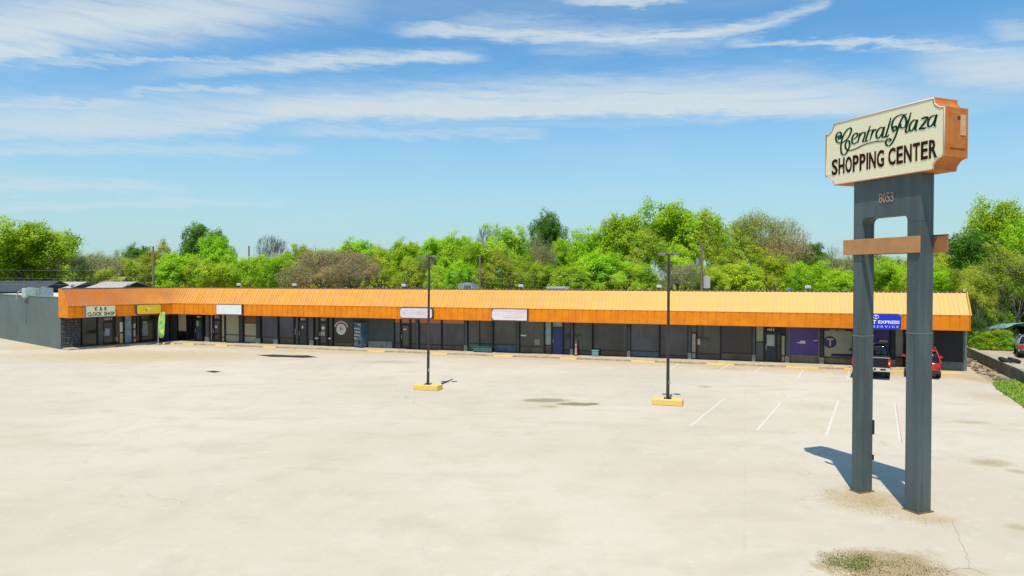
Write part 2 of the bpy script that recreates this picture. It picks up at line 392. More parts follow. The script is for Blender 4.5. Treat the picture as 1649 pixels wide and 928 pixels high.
    stain(1425, 912, 120, 34, (.34, .26, .14), .95, soft=.5)
    stain(1560, 920, 60, 10, (.42, .34, .22), .5)
    stain(1350, 690, 90, 30, (.50, .43, .31), .35)
    stain(1000, 610, 400, 12, (.47, .42, .32), .35)
    stain(1310, 655, 60, 9, (.44, .37, .25), .35)
    t.links.new(c, b.inputs['Base Color'])
    bn = t.nodes.new('ShaderNodeBump'); bn.inputs['Strength'].default_value = .35; bn.inputs['Distance'].default_value = .02
    t.links.new((fine + mid).v, bn.inputs['Height']); t.links.new(bn.outputs[0], b.inputs['Normal'])
    return M
EARTH = mat('dry_grass_earth', (.13, .15, .05), .95, var=.4, vscale=.3, col2=(.20, .17, .09))
sheet('ground', [(-900, -300, -.03), (900, -300, -.03), (900, 1400, -.03), (-900, 1400, -.03)], EARTH)
WB = P(1564, 578); WE = P(1649, 619.5); wdir = (WE - WB).normalized(); WEX = WB + wdir * 40           # foot of the low wall at right
WST = WB - wdir * 3
pl = [(-75, -12, 0), (WEX.x + 2, -12, 0), (WEX.x, WEX.y, 0), (WB.x, WB.y, 0), (WST.x, WST.y, 0), (WST.x - 6, WST.y + 6, 0), (-34, 80, 0), (-75, 78, 0)]
sheet('parking_lot', pl, ground_mat())

# ------------------------------------------------------------------ building
bld = empty('shopping_centre_building', C0, label='long low strip of shops with an orange mansard roof and dark storefronts', cat='building')
OVM, OVW = 1.15, 1.75; ZB, ZT, ZP = 2.68, 3.6, 5.0; ROOFZ = 4.1
Lm, Lw = MAIN[3], WING[3]
def wallbox(fr, u0, u1, v0, v1, z0, z1, mb=None):
    mb = mb or MB(); c = W3(fr, (u0 + u1) / 2, (v0 + v1) / 2, (z0 + z1) / 2)
    mb.box(c, (abs(u1 - u0), abs(v1 - v0), abs(z1 - z0)), (fr[1], fr[2], Z3)); return mb
DEEP = 13.0
# solid backs, roof decks, side walls
EWD = -WING[2]                                                       # end wall runs back-left from A0
endl = 34.0
ewh = 4.27
b = MB()
def wq(p, q, z0, z1, th=.2, mb=None):
    d = (q - p).normalized(); n = Vector((d.y, -d.x, 0)); mb.prism([p + Z3 * z0, q + Z3 * z0, q + Z3 * z1, p + Z3 * z1], -n * th)
wq(A0 + EWD * endl + Vector((0, 0, 0)), A0 + EWD * .0, 0, ewh, .22, b)
ew = b.build('side_wall', WALLGREY, bld)
b = MB(); wq(A0 + EWD * endl - WING[1] * .03, A0 - WING[1] * .03, ewh, ewh + .07, .3, b); b.build('wall_coping', BROWN_CAP if False else mat('grey_coping', (.20, .235, .22), .6, var=.2), bld)
b = MB(); b.prism([W3(WING, .25, -.02, ROOFZ - .3), W3(WING, Lw + 4, -.02, ROOFZ - .3), W3(WING, Lw + 4, -endl, ROOFZ - .3), W3(WING, .25, -endl, ROOFZ - .3)], Z3 * .2)
b.build('roof_deck', ROOFW, bld)
b = MB(); b.prism([W3(MAIN, -6, -.3, ROOFZ), W3(MAIN, Lm - .25, -.3, ROOFZ), W3(MAIN, Lm - .25, -DEEP, ROOFZ), W3(MAIN, -6, -DEEP, ROOFZ)], Z3 * .2)
b.build('roof_deck', ROOFW, bld)
wallbox(MAIN, -6, Lm, -DEEP - .2, -DEEP, 0, 4.6).build('back_wall', WALLGREY, bld)
wallbox(MAIN, Lm - .25, Lm, -DEEP, -.0, 0, 4.6).build('side_wall', WALLGREY, bld)
# wall core just behind the glazing
wallbox(MAIN, -.6, Lm - .25, -.45, -.12, 0, 4.9).build('front_wall', CHAR, bld)
wallbox(WING, .22, Lw - .1, -.47, -.13, 0, 4.9).build('front_wall', CHAR, bld)
# soffit
wallbox(MAIN, -.3, Lm - .2, -.1, OVM - .05, ZB + .06, ZB + .14).build('soffit', mat('soffit_board', (.20, .17, .13), .8, var=.2), bld)
wallbox(WING, .06, Lw - .5, -.1, OVW - .05, ZB + .062, ZB + .15).build('soffit', MATS['soffit_board'], bld)
# ---- mansard sheets and fascia boards, piece by piece
rng = random.Random(5)
def board_runs(fr, L, ov, u0, u1, step, vt):
    n = int(round((u1 - u0) / step)); w = (u1 - u0) / n
    ang = math.atan2(fr[1].y, fr[1].x); Mr = Matrix.Rotation(ang, 4, 'Z')
    # fascia board: local x along, y to the lot (negative local y is the lot side since n = -y rotated)
    b = MB(); g = .030
    b.box((w / 2 - g, 0, (ZT - ZB) / 2), (w - 2 * g, .035, ZT - ZB - .01))
    b.box((w - g + .004, .015, (ZT - ZB) / 2), (2 * g + .002, .01, ZT - ZB - .01))
    f0 = None; r0 = None
    sl = Vector((0, ov - vt, ZP - ZT)); sll = sl.length; sd = sl.normalized(); sn = Vector((0, -sd.z, sd.y))
    rb = MB()                                                # sloped sheet with raised rib on one side and a mid lap line
    ax = (Vector((1, 0, 0)), sd, sn)
    rb.box(Vector((w / 2, 0, 0)) + sd * sll / 2, (w, sll, .02), ax)
    rb.box(Vector((.03, 0, 0)) + sd * sll / 2 + sn * .028, (.055, sll + .01, .04), ax)
    rb.box(Vector((w * .52, 0, 0)) + sd * sll / 2 + sn * .022, (.045, sll, .028), ax)
    for i in range(n):
        loc = W3(fr, u0 + i * w, ov, ZB) - C0
        tilt = rng.uniform(-.006, .006)
        m4 = Matrix.Translation(loc + fr[2] * rng.uniform(-.003, .003)) @ Mr
        if f0 is None: f0 = b.build('fascia_board', ORANGE_FACE, bld, local=True); f0.matrix_local = m4
        else: share(f0, 'fascia_board', bld, m4)
        m5 = Matrix.Translation(W3(fr, u0 + i * w, ov, ZT + .01) - C0 + fr[2] * rng.uniform(-.004, .004)) @ Mr
        if r0 is None: r0 = rb.build('roof_panel', ORANGE_ROOF, bld, local=True); r0.matrix_local = m5
        else: share(r0, 'roof_panel', bld, m5)
board_runs(MAIN, Lm, OVM, -.35, Lm - .20, .52, .25)
board_runs(WING, Lw, OVW, .0, Lw + .25, .50, .50)
# backing behind the sheets so no light leaks, cap flashing, drip edge, end cheeks
def mansard_extras(fr, u0, u1, ov, vt, dz):
    b = MB(); b.prism([W3(fr, u0 + .03, -.30, ZB + .2), W3(fr, u0 + .03, ov - .05, ZB + .2), W3(fr, u0 + .03, ov - .05, ZT - .03), W3(fr, u0 + .03, vt - .05, ZP - .06), W3(fr, u0 + .03, -.30, ZP - .06)], fr[1] * (u1 - u0 - .06))
    b.build('mansard_backing', BROWNP, bld)
    wallbox(fr, u0, u1, -.34, vt + .05, ZP - .03 + dz, ZP + .055 + dz).build('cap_flashing', BROWN_CAP, bld)
    wallbox(fr, u0, u1, ov - .03, ov + .035, ZT - .005 - dz, ZT + .03 - dz).build('drip_edge', ORANGE_ROOF, bld)
    wallbox(fr, u0, u1, ov - .10, ov + .03, ZB - .035 - dz, ZB - .002 - dz).build('bottom_trim', ORANGE_FACE, bld)
mansard_extras(MAIN, -.3, Lm - .18, OVM, .25, 0); mansard_extras(WING, .0, Lw + .2, OVW, .5, .005)
def cheek(fr, u, ov, du, vt):
    k = 4
    for i in range(k):
        v0 = -.32 + (ov + .33) * i / k; v1 = -.32 + (ov + .33) * (i + 1) / k - .02
        f = lambda v: ZP + .02 if v < vt else ZP + .02 + (ZT - ZP) * ((v - vt) / (ov - vt))
        b = MB(); b.prism([W3(fr, u, v0, ZB - .02), W3(fr, u, v1, ZB - .02), W3(fr, u, v1, f(v1)), W3(fr, u, v0, f(v0))], fr[1] * du)
        b.build('end_board', ORANGE_FACE, bld)
cheek(WING, -.045, OVW, .04, .5); cheek(MAIN, Lm - .175, OVM, .04, .25)
b = MB(); b.tube([W3(MAIN, Lm - .11, OVM + .02, ZT), W3(MAIN, Lm - .11, .25, ZP + .04)], .035); b.build('rake_trim', ORANGE_ROOF, bld)
b = MB(); b.box(W3(MAIN, Lm - .22, .0, ZP + .14), (.14, .3, .2), (MAIN[1], MAIN[2], Z3)); b.build('cap_end', ORANGE_ROOF, bld)
# ---- storefronts.  u positions are read along the wall
KH = .55; HEAD = 2.62
def window(fr, a, c, glass, kick=None, kh=KH, sub=0, top=HEAD, frame_m=FRAME, z0=SZ):
    u0, u1 = U(fr, a), U(fr, c)
    mb = MB(); t = .05
    wallbox(fr, u0, u0 + t, -.12, .03, z0, top + .06, mb); wallbox(fr, u1 - t, u1, -.12, .03, z0, top + .06, mb)
    wallbox(fr, u0 + t, u1 - t, -.12, .028, top, top + .06, mb); wallbox(fr, u0 + t, u1 - t, -.12, .028, z0, z0 + .05, mb)
    if kick: wallbox(fr, u0 + t, u1 - t, -.12, .028, kh, kh + .05, mb)
    for i in range(sub):
        uu = u0 + (u1 - u0) * (i + 1) / (sub + 1); wallbox(fr, uu - .02, uu + .02, -.115, .025, z0 + .05, top, mb)
    w = mb.build('window', frame_m, bld)
    wallbox(fr, u0 + t, u1 - t, -.09, -.06, (kh + .05) if kick else z0 + .05, top).build('pane', glass, w)
    if kick: wallbox(fr, u0 + t, u1 - t, -.09, -.05, z0 + .05, kh).build('kick_panel', kick, w)
    return w
def door(fr, a, c, glass=G_DARK, leaf=FRAME, lower=None, plate=None, transom=G_DARK, rail=.95, label=None):
    u0, u1 = U(fr, a), U(fr, c); mb = MB(); t = .045; zt = 2.12
    for q in ((u0, u0 + t), (u1 - t, u1)): wallbox(fr, q[0], q[1], -.12, .035, SZ, HEAD + .06, mb)
    wallbox(fr, u0 + t, u1 - t, -.12, .033, zt, zt + .07, mb)
    wallbox(fr, u0 + t, u1 - t, -.12, .03, HEAD, HEAD + .06, mb)
    d = mb.build('door_frame', FRAME, bld)
    tr = wallbox(fr, u0 + t, u1 - t, -.09, -.055, zt + .07, HEAD).build('transom', transom, d)
    mb = MB(); s = .10
    for q in ((u0 + t + .01, u0 + t + s), (u1 - t - s, u1 - t - .01)): wallbox(fr, q[0], q[1], -.07, .0, SZ + .01, zt - .01, mb)
    wallbox(fr, u0 + t + s, u1 - t - s, -.07, -.002, SZ + .01, SZ + .22, mb); wallbox(fr, u0 + t + s, u1 - t - s, -.07, -.002, zt - .12, zt - .01, mb)
    if lower: wallbox(fr, u0 + t + s, u1 - t - s, -.06, -.01, SZ + .22, rail, mb)
    mb.build('door_leaf', leaf, d, label=label)
    wallbox(fr, u0 + t + s, u1 - t - s, -.05, -.03, rail if lower else SZ + .22, zt - .12).build('pane', glass, d)
    b2 = MB(); uu = u0 + t + .06; b2.tube([W3(fr, uu, .0, .95), W3(fr, uu, .06, 1.0), W3(fr, uu, .06, 1.3), W3(fr, uu, .0, 1.35)], .014, 6); b2.build('handle', CHROME, d)
    if plate: text(plate, W3(fr, u0 + .18, -.045, zt + .15), fr[1], Z3, (u1 - u0) - .36, .16, STICKW, d, name='number', thick=.01, bold=.02)
    return d
def column(fr, a, c, base=True, m=PILLAR, bm=STONE):
    u0, u1 = U(fr, a), U(fr, c)
    wallbox(fr, u0, u1, -.11, .09, SZ + (.46 if base else 0), ZB + .05).build('pilaster', m, bld)
    if base: wallbox(fr, u0 - .05, u1 + .05, -.11, .17, SZ - .02, SZ + .46).build('pilaster_base', bm, bld, bevel=.02)
def panel(fr, a, c, z0, z1, m, name='panel', v=.0, th=.02):
    return wallbox(fr, U(fr, a), U(fr, c), v, v + th, z0, z1).build(name, m, bld)
M_ = MAIN
# wing
wallbox(WING, .03, U(WING, 130), -.14, .02, SZ, ZB + .05).build('pier', CHAR, bld)
window(WING, 132, 157, G_DARK, BEIGE if False else glassm('painted_reflection_glass', (.09, .075, .05), .2), kh=1.15)  # brown reflection of the lot is put into the lower glass colour
column(WING, 158, 165, False)
door(WING, 165, 184.5, plate='8053 F')
window(WING, 185.5, 199, G_DARK)
window(WING, 200, 213.5, PALEBLUE, sub=0)
window(WING, 214, 226, G_DARK)
door(WING, 227, 249, plate=None)
column(WING, 249.5, 256, False, m=CHAR)
wallbox(WING, U(WING, 256.3), Lw - .15, -.12, .0, SZ, ZB + .05).build('wall_panel', CHAR, bld)
# main
wallbox(MAIN, -.2, U(M_, 285), -.13, .0, SZ, ZB + .05).build('wall_panel', CHAR, bld)
window(M_, 286, 301, BEIGE2, G_DARK, kh=.95); window(M_, 301.5, 314, G_DARK)
door(M_, 314, 326, plate='8053 I', glass=glassm('poster_glass', (.10, .13, .20), .2)); window(M_, 326.5, 332, G_DARK)
column(M_, 332.5, 337.5); window(M_, 338, 342.5, BEIGE2, BEIGE, kh=.8)
door(M_, 343, 355.5, plate='8053 J'); window(M_, 356, 362, BEIGE2, BEIGE2); window(M_, 362.5, 385.5, BEIGE, BEIGE, kh=.78)
column(M_, 386, 392, False, m=CHAR)
w = window(M_, 392.5, 413.5, BEIGE, BEIGE, kh=.72); panel(M_, 393, 413, 1.83, HEAD, BROWNP, 'wood_panel', v=-.055)
column(M_, 414, 419.5, True, m=CHAR); window(M_, 420, 442, G_BLUE, G_GREY, kh=.68)
column(M_, 442.5, 447.5, True); window(M_, 448, 473.5, G_BLUE, G_OLIVE, kh=.66)
window(M_, 474, 480.5, G_BLUE, G_GREY); door(M_, 481, 494.5, leaf=CHAR, lower=True, rail=1.3, plate='8053 K'); window(M_, 495, 500, glassm('lavender_glass', (.12, .13, .19)), G_GREY)
column(M_, 500.5, 505); window(M_, 505.5, 513.5, G_DARK, G_DARK)
door(M_, 514, 527, plate='8053 7', glass=G_GREY); window(M_, 527.5, 535.5, G_DARK, G_DARK); window(M_, 536, 569.5, G_DARK, G_OLIVE, kh=.45)
wallbox(M_, U(M_, 570), U(M_, 634), -.13, .0, SZ, ZB + .05).build('wall_panel', mat('dull_green_grey_paint', (.06, .072, .066), .7, var=.2), bld)
wallbox(M_, U(M_, 594), U(M_, 632), .0, .12, SZ - .02, .70).build('stone_ledge', mat('pale_rubble', (.22, .24, .20), .9, var=.4, vscale=5, bump=.8), bld, bevel=.02)
for a, c in ((634.5, 645), (661, 670.5), (674.5, 711), (711.5, 748.5)):
    window(M_, a, c, G_SLATE, G_SLATE, kh=.5); panel(M_, a + .6, c - .6, 2.28, HEAD, SALMON, 'transom_panel', v=-.055)
door(M_, 645.5, 660.5, glass=G_SLATE, transom=SALMON); column(M_, 671, 674, False)
column(M_, 749, 752.5)
window(M_, 753, 791.5, G_OLIVE, TEAL, kh=.72, sub=1); column(M_, 792, 793.4, False); window(M_, 794, 832, G_OLIVE, TEALB, kh=.70)
column(M_, 832.6, 835.8, False); window(M_, 836.5, 876.5, G_OLIVE, G_OLIVE, kh=.62)
window(M_, 877, 888.5, PALEGREEN, G_GREY, kh=.75); door(M_, 889, 906.5, glass=NAVY, leaf=NAVY, lower=True, rail=.9, transom=PALEGREEN, label='dark blue door'); window(M_, 907, 919, glassm('deep_blue_glass', (.02, .035, .075)), NAVY, kh=.45)
column(M_, 919.6, 922.6); window(M_, 923.5, 954, G_GREY, G_GREY, kh=.42); window(M_, 955, 1010.6, G_GREY, G_SLATE, kh=.5)
column(M_, 1011.2, 1014.2); window(M_, 1015, 1062, G_SLATE, TEALB, kh=.55); window(M_, 1062.6, 1108, G_SLATE, G_GREY, kh=.30)
column(M_, 1108.8, 1112.4); window(M_, 1113, 1121.5, BEIGE2, BEIGE2, top=1.95); panel(M_, 1113, 1121.5, 2.02, ZB, G_OLIVE, 'transom', v=-.1)
window(M_, 1122, 1160.6, G_OLIVE, G_GREY, kh=.5); window(M_, 1161, 1211.4, G_DARK, G_OLIVE, kh=.62, sub=0)
column(M_, 1212, 1215.6); window(M_, 1216.5, 1230.4, BEIGE, G_GREY, kh=1.45)
door(M_, 1231, 1251, glass=mat('white_curtain', (.34, .38, .33), .5, var=.1), lower=True, rail=1.22, plate='8053 8', leaf=CHAR); window(M_, 1251.5, 1257, G_OLIVE, G_DARK, kh=1.2); window(M_, 1257.5, 1265, BEIGE2, BEIGE2, top=1.95)
column(M_, 1265.8, 1269.5)
KB_ = mat('dirty_beige_kick', (.21, .18, .10), .7, var=.35)
window(M_, 1270, 1319.5, PURPLE, KB_, kh=.60, frame_m=mat('beige_frame', (.24, .18, .12), .5)); column(M_, 1320.2, 1325.2, True, m=CHAR)
window(M_, 1326, 1374, BEIGE, KB_, kh=.55)
column(M_, 1376, 1381, True, m=CHAR); window(M_, 1382, 1434, PURPLE, KB_, kh=.6); column(M_, 1434.6, 1440, True, m=CHAR)
window(M_, 1440.6, 1456, BEIGE, KB_, kh=.72); door(M_, 1456.6, 1478, plate='8053 9' if False else None, glass=STICKW, lower=True, rail=1.1)
window(M_, 1478.6, 1497, BEIGE, KB_)
wallbox(M_, U(M_, 1498), Lm - .01, -.12, .02, 0, ZB + .05).build('wall_panel', mat('grey_render', (.13, .16, .15), .8, var=.2), bld)
wallbox(M_, U(M_, 1504), U(M_, 1551), .0, .028, .55, ZB + .04).build('blank_panel', mat('black_board', (.012, .013, .013), .6, var=.3), bld)
# window graphics (flat print on the glass)
def P3(fr, px, py, v): return HIT(px, py, W3(fr, 0, v, 0), fr[2])
def disc(fr, c, r, m, name, v=0, n=28, parent=None, th=.008):
    b = MB(); b.prism([c + fr[1] * r * math.cos(2 * math.pi * i / n) + Z3 * r * math.sin(2 * math.pi * i / n) for i in range(n)], fr[2] * th); return b.build(name, m, parent or bld)
rs = random.Random(3)
lc = P3(M_, 549.5, 530.5, -.05); dd = disc(M_, lc, .46, STICKW, 'window_emblem')
disc(M_, lc + M_[2] * .010, .36, mat('pale_green_vinyl', (.52, .58, .50), .5), 'emblem_field', parent=dd)
b = MB()
for q in range(5):
    a = rs.uniform(0, 6.28); rr = rs.uniform(.03, .2); b.box(lc + M_[2] * .022 + M_[1] * rr * math.cos(a) + Z3 * rr * math.sin(a), (.05, .006, .16), (M_[1], M_[2], Z3))
b.build('emblem_mark', FRAME, dd)
b = MB()
for q in range(15):
    a = R(158 - q * 9.8); cc = lc + M_[1] * .64 * math.cos(a) + Z3 * .64 * math.sin(a); t_ = M_[1] * -math.sin(a) + Z3 * math.cos(a); r_ = M_[1] * math.cos(a) + Z3 * math.sin(a)
    b.box(cc, (.075, .008, .16), (t_, M_[2], r_))
b.build('arched_lettering', PINKV, bld)
lc = P3(M_, 520.5, 528.5, -.03); disc(M_, lc, .15, STICKW, 'door_sticker')
scribble(rs, P3(M_, 516.5, 540.5, -.03), M_[1], Z3, .44, .34, STICKW, bld, 'door_sticker', 2)
for px, py in ((509.3, 545), (530, 545.3)): panel(M_, px - 2.6, px + 2.6, ZH(M_, px, py) - .06, ZH(M_, px, py) + .06, STICKW, 'window_sticker', v=-.05)
lc = P3(M_, 1336.5, 551, -.055); dd = disc(M_, lc, .40, PURPLED, 'window_emblem')
text('T', lc - M_[1] * .20 - Z3 * .26 + M_[2] * .01, M_[1], Z3, .42, .50, BEIGE2, dd, 'letter', bold=.03)
panel(M_, 1327, 1373, 2.36, HEAD, PURPLED, 'purple_stripe', v=-.055); panel(M_, 1339, 1373, .66, .84, PURPLED, 'purple_stripe', v=-.055)
scribble(rs, P3(M_, 1336, 532.5, -.03), M_[1], Z3, .95, .07, PINKV, bld, 'small_print', 14)
b = MB(); q = P3(M_, 1281, 552, -.055)
b.prism([q, q + M_[1] * .25 + Z3 * .03, q + M_[1] * .35 + Z3 * .16, q + M_[1] * .62 + Z3 * .13, q + M_[1] * .62 - Z3 * .06, q + M_[1] * .3 - Z3 * .05], M_[2] * .01); b.build('window_graphic', PINKV, bld)
b = MB(); q = P3(M_, 1309, 549, -.055); b.prism([q, q + M_[1] * .28 + Z3 * .07, q + M_[1] * .3 + Z3 * .02, q + M_[1] * .05 - Z3 * .03], M_[2] * .01); b.build('window_graphic', PINKV, bld)
b = MB(); q = P3(M_, 1413, 553, -.055); b.prism([q, q + M_[1] * .55, q + M_[1] * .6 + Z3 * .2, q + M_[1] * .15 + Z3 * .22], M_[2] * .01); b.build('window_graphic', mat('yellow_vinyl', (.55, .50, .12), .5), bld)
for fr, px, py, w_, h_, m_ in ((M_, 317.3, 521, .34, .5, mat('green_vinyl', (.18, .42, .10), .5)), (M_, 348, 526.5, .2, .2, STICKW), (M_, 487.2, 527, .14, .2, STICKW), (M_, 652, 530.7, .3, .09, STICKW), (M_, 843, 540.5, .42, .10, STICKW), (M_, 865, 551, .4, .42, mat('grey_notice', (.22, .24, .2), .5)),
                               (M_, 1124.5, 550.5, .26, .4, mat('pink_notice', (.55, .38, .33), .5)), (M_, 474.3, 534, .24, .5, mat('tan_notice', (.42, .36, .25), .5)),
                               (WING, 195.5, 527, .28, .85, STICKW), (WING, 196, 545.5, .3, .9, YELLOW), (WING, 215.5, 525, .25, .4, STICKW), (WING, 215.5, 537, .24, .6, PINKV), (WING, 215.8, 551, .3, .6, YELLOW),
                               (WING, 173, 535, .34, .6, mat('blue_sticker', (.30, .36, .50), .5)), (WING, 166.5, 540, .2, .2, PINKV), (WING, 232, 520, .5, .4, MATS['green_vinyl']), (WING, 233.5, 531, .5, 1.1, mat('grey_white_print', (.32, .34, .38), .5, var=.5, vscale=12)),
                               (WING, 186, 546, .3, .3, YELLOW)):
    c = P3(fr, px, py, -.028); b = MB(); b.box(c, (w_, .012, h_), (fr[1], fr[2], Z3)); b.build('window_notice', m_, bld)
# rubble stones on the first pier, each stone its own part
for i in range(10):
    for j in range(5):
        z0 = SZ + j * .26 + rs.uniform(-.01, .01)
# irregular stones are laid in courses on the pier, fewer to the right as they rise
z = SZ - .02
u1p = U(WING, 130) - .03
while z < ZB - .15:
    hh = rs.uniform(.16, .28); u = .06
    while u < u1p - .1:
        ww = min(rs.uniform(.22, .45), u1p - u)
        if ww > .08:
            b = MB(); o = [(.02, .02), (ww * .5, .0), (ww - .03, .02), (ww - .01, hh * .5), (ww - .04, hh - .02), (ww * .5, hh - .01), (.02, hh - .03), (.0, hh * .5)]
            b.prism([W3(WING, u + a + rs.uniform(-.015, .015), .02, z + c + rs.uniform(-.012, .012)) for a, c in o], WING[2] * rs.uniform(.03, .08)); b.build('stone', DSTONE, bld, bevel=.012)
        u += ww + .015
    z += hh + .012
# sidewalk slabs and kerb along both wings
def walk(fr, u0, u1, wv, step):
    n = int((u1 - u0) / step); w_ = (u1 - u0) / n
    for i in range(n):
        b = wallbox(fr, u0 + i * w_ + .008, u0 + (i + 1) * w_ - .008, -.12, wv - .16, -.02, SZ - rs.uniform(0, .008)); o = b.build('paving_slab', SIDEWALK, wk)
        b = wallbox(fr, u0 + i * w_ + .006, u0 + (i + 1) * w_ - .006, wv - .15, wv, -.02, SZ + .004); b.build('kerb', mat('kerb_concrete', (.50, .38, .25), .9, var=.3, vscale=2), wk, bevel=.02)
wk = empty('sidewalk', W3(MAIN, 10, 1, 0), kind='structure')
walk(MAIN, .4, Lm - 3.2, 1.75, 2.4); walk(WING, .1, Lw - 1.3, 1.3, 1.9)

# ------------------------------------------------------------------ wheel stops
grp = 'yellow wheel stops along the sidewalk'
stops = [(156, 184, 559.5, 'front of the clock shop', 1), (269, 293, 552.5, 'the inner corner of the shops', 0), (304, 325, 553.5, 'the first door right of the corner', 0), (351, 375, 556, 'the blank white sign', 0), (427, 453, 559, 'the blue tinted windows', 0),
         (596, 627, 565.5, 'the pale stone ledge', 0), (693, 724, 570, 'the salmon topped windows', 0), (792, 827, 574.5, 'the teal panelled windows', 0), (900, 928, 579, 'the dark blue door', 0), (1015, 1055, 583.5, 'the slate windows left of the right light pole', 0),
         (1137, 1182, 588.5, 'the olive windows right of the right light pole', 0), (1266, 1317, 593, 'the purple window', 0), (1360, 1400, 596.5, 'the left sign pylon', 0), (1434, 1463, 599.5, 'the gap between the pickup and the red car', 0), (1515, 1546, 602.5, 'the blank black panel at the right end', 0)]
for a, c, py, where, w in stops:
    fr = WING if w else MAIN
    p = P((a + c) / 2, py + .8); q0 = P(a, py + .8); q1 = P(c, py + .8); L = max((q1 - q0).length * .95, 1.2); L = min(L, 2.2)
    vv = 1.3 + .22 if w else 1.75 + .2
    uu = (p - fr[0]).dot(fr[1]); pos = W3(fr, uu, vv, 0)
    t = empty('wheel_stop', pos, math.atan2(fr[1].y, fr[1].x), label='yellow wheel stop before ' + where.replace('front of ', ''), cat='wheel stop', group=grp)
    b = MB(); h = .13; b.prism([(-L / 2, -.09, 0), (-L / 2, .09, 0), (-L / 2, .06, h), (-L / 2, -.06, h)], (L, 0, 0)); b.build('block', YELLOW, t, local=True, bevel=.015)
    b = MB()
    for s in (-.35, .35): b.tube([(L * s, 0, h - .01), (L * s, 0, h + .012)], .014, 6)
    b.build('anchor_bolt', GALV, t, local=True)

# ------------------------------------------------------------------ parking lines
LINE = mat('worn_white_line', (.66, .63, .56), .9, var=.25, vscale=7, col2=(.52, .47, .37)); LINER = mat('faded_red_line', (.62, .40, .36), .9, var=.3, vscale=5, col2=(.52, .47, .40))
def line(x0, y0, x1, y1, m=LINE, w=.09, z=.004):
    a = P(x0, y0); c = P(x1, y1); n = (c - a).normalized().cross(Z3) * w / 2
    sheet('painted_line', [a - n, c - n, c + n, a + n], m, z)
for q in ((1168, 641, 1111, 687), (1258, 648, 1219, 693), (1350, 645, 1330, 703), (1441, 650, 1450, 712), (1228, 590, 1212, 602), (1293, 596, 1284, 611), (1367, 598, 1365, 612), (1175, 588, 1155, 598), (1094, 586, 1072, 598), (1500, 604, 1502, 618)): line(*q)
line(1444.5, 651, 1454.5, 714, LINER, .10)
# thin near-black patches on the lot
DPATCH = mat('near_black_patch', (.022, .022, .018), .8, var=.4, vscale=2)
sheet('dark_patch', [P(413, 572.0), P(440, 571.2), P(470, 572.4), P(495, 572.4), P(512, 575.6), P(488, 576.6), P(460, 575.4), P(436, 575)], DPATCH, .004)
sheet('dark_patch', [P(330, 598.4), P(344, 597.2), P(357, 598.8), P(345, 600.6)], DPATCH, .0045)
# crack near the sign
def crack(pts, w=.02):
    pts = catmull([P(*p) for p in pts], 5); r_ = random.Random(1); b = MB()
    L = []; Rr = []
    for i, p in enumerate(pts):
        t_ = (pts[min(i + 1, len(pts) - 1)] - pts[max(i - 1, 0)]).normalized().cross(Z3); j = r_.uniform(-.03, .03); ww = w * r_.uniform(.4, 1.2)
        L.append(p + t_ * (j + ww)); Rr.append(p + t_ * (j - ww))
    n = len(pts)
    b.add([Vector((p.x, p.y, .005)) for p in L + Rr], [(i, i + 1, n + i + 1, n + i) for i in range(n - 1)]); b.build('crack', mat('crack_dirt', (.36, .31, .23), .95), kind='structure')
crack([(1533, 838), (1545, 868), (1556, 893), (1560, 915)], .008); crack([(1520, 922), (1550, 915), (1575, 920), (1592, 930)], .012); crack([(1180, 928), (1186, 880), (1150, 830)], .006) if False else None

# ------------------------------------------------------------------ fascia signs
def sign_box(name, fr, ov, a, c, zt, zb, face, side, th=.22, notch=0.0, label='', cat='sign', curved=False):
    v0 = ov + .03; mid = (a + c) / 2
    u0, u1 = U(fr, a, 500, v0 + th), U(fr, c, 500, v0 + th)
    pos = W3(fr, (u0 + u1) / 2, v0, zb); t = empty(name, pos, math.atan2(fr[1].y, fr[1].x), label=label, cat=cat)
    w, h = u1 - u0, zt - zb
    def outline(ins):
        x0, x1, y0, y1 = -w / 2 + ins, w / 2 - ins, ins, h - ins; n = max(notch - ins * .3, 0)
        if notch <= 0: return [(x0, y0), (x1, y0), (x1, y1), (x0, y1)]
        pts = []
        for cx, cy, s0 in ((x1, y0, 180), (x1, y1, 270), (x0, y1, 0), (x0, y0, 90)):
            for k in range(5):
                if curved:                                   # convex rounded
                    a_ = R({180: -90, 270: 0, 0: 90, 90: 180}[s0] + k * 22.5); ox = cx - n if cx > 0 else cx + n; oy = cy + n if cy == y0 else cy - n
                    pts.append((ox + n * math.cos(a_), oy + n * math.sin(a_)))
                else:
                    a_ = R(s0 - k * 22.5 ); pts.append((cx + n * math.cos(a_), cy + n * math.sin(a_)))
        return pts
    o = [(x, 0, z) for x, z in outline(0)]; b = MB(); b.prism(o, (0, -th, 0)); b.build('cabinet', side, t, local=True)
    o = [(x, -th, z) for x, z in outline(.045)]; b = MB(); b.prism(o, (0, -.012, 0)); b.build('face', face, t, local=True)
    return t, w, h, th + .012
CREAM = mat('cream_sign_face', (.72, .68, .42), .5, var=.08)
UX, UZ = Vector((1, 0, 0)), Vector((0, 0, 1))
t, w, h, f = sign_box('clock_shop_sign', WING, OVW, 138, 186.5, 3.62, 2.66, CREAM, mat('sign_side_grey', (.16, .15, .15), .5), .30, label='cream sign with black letters K & B CLOCK SHOP on the fascia')
text('K  &  B', (-w * .20, -f, h * .56), UX, UZ, w * .38, h * .32, TEXTBLK, t, local=True, bold=.02)
text('CLOCK  SHOP', (-w * .45, -f, h * .12), UX, UZ, w * .90, h * .32, TEXTBLK, t, local=True, bold=.02)
t, w, h, f = sign_box('yellow_shop_sign', WING, OVW, 220, 260, 3.60, 2.72, mat('yellow_sign_face', (.85, .56, .012), .4, var=.1), mat('sign_side_dark', (.05, .05, .055), .5), .30, .17, label='bright yellow sign with clipped corners on the orange fascia', curved=True)
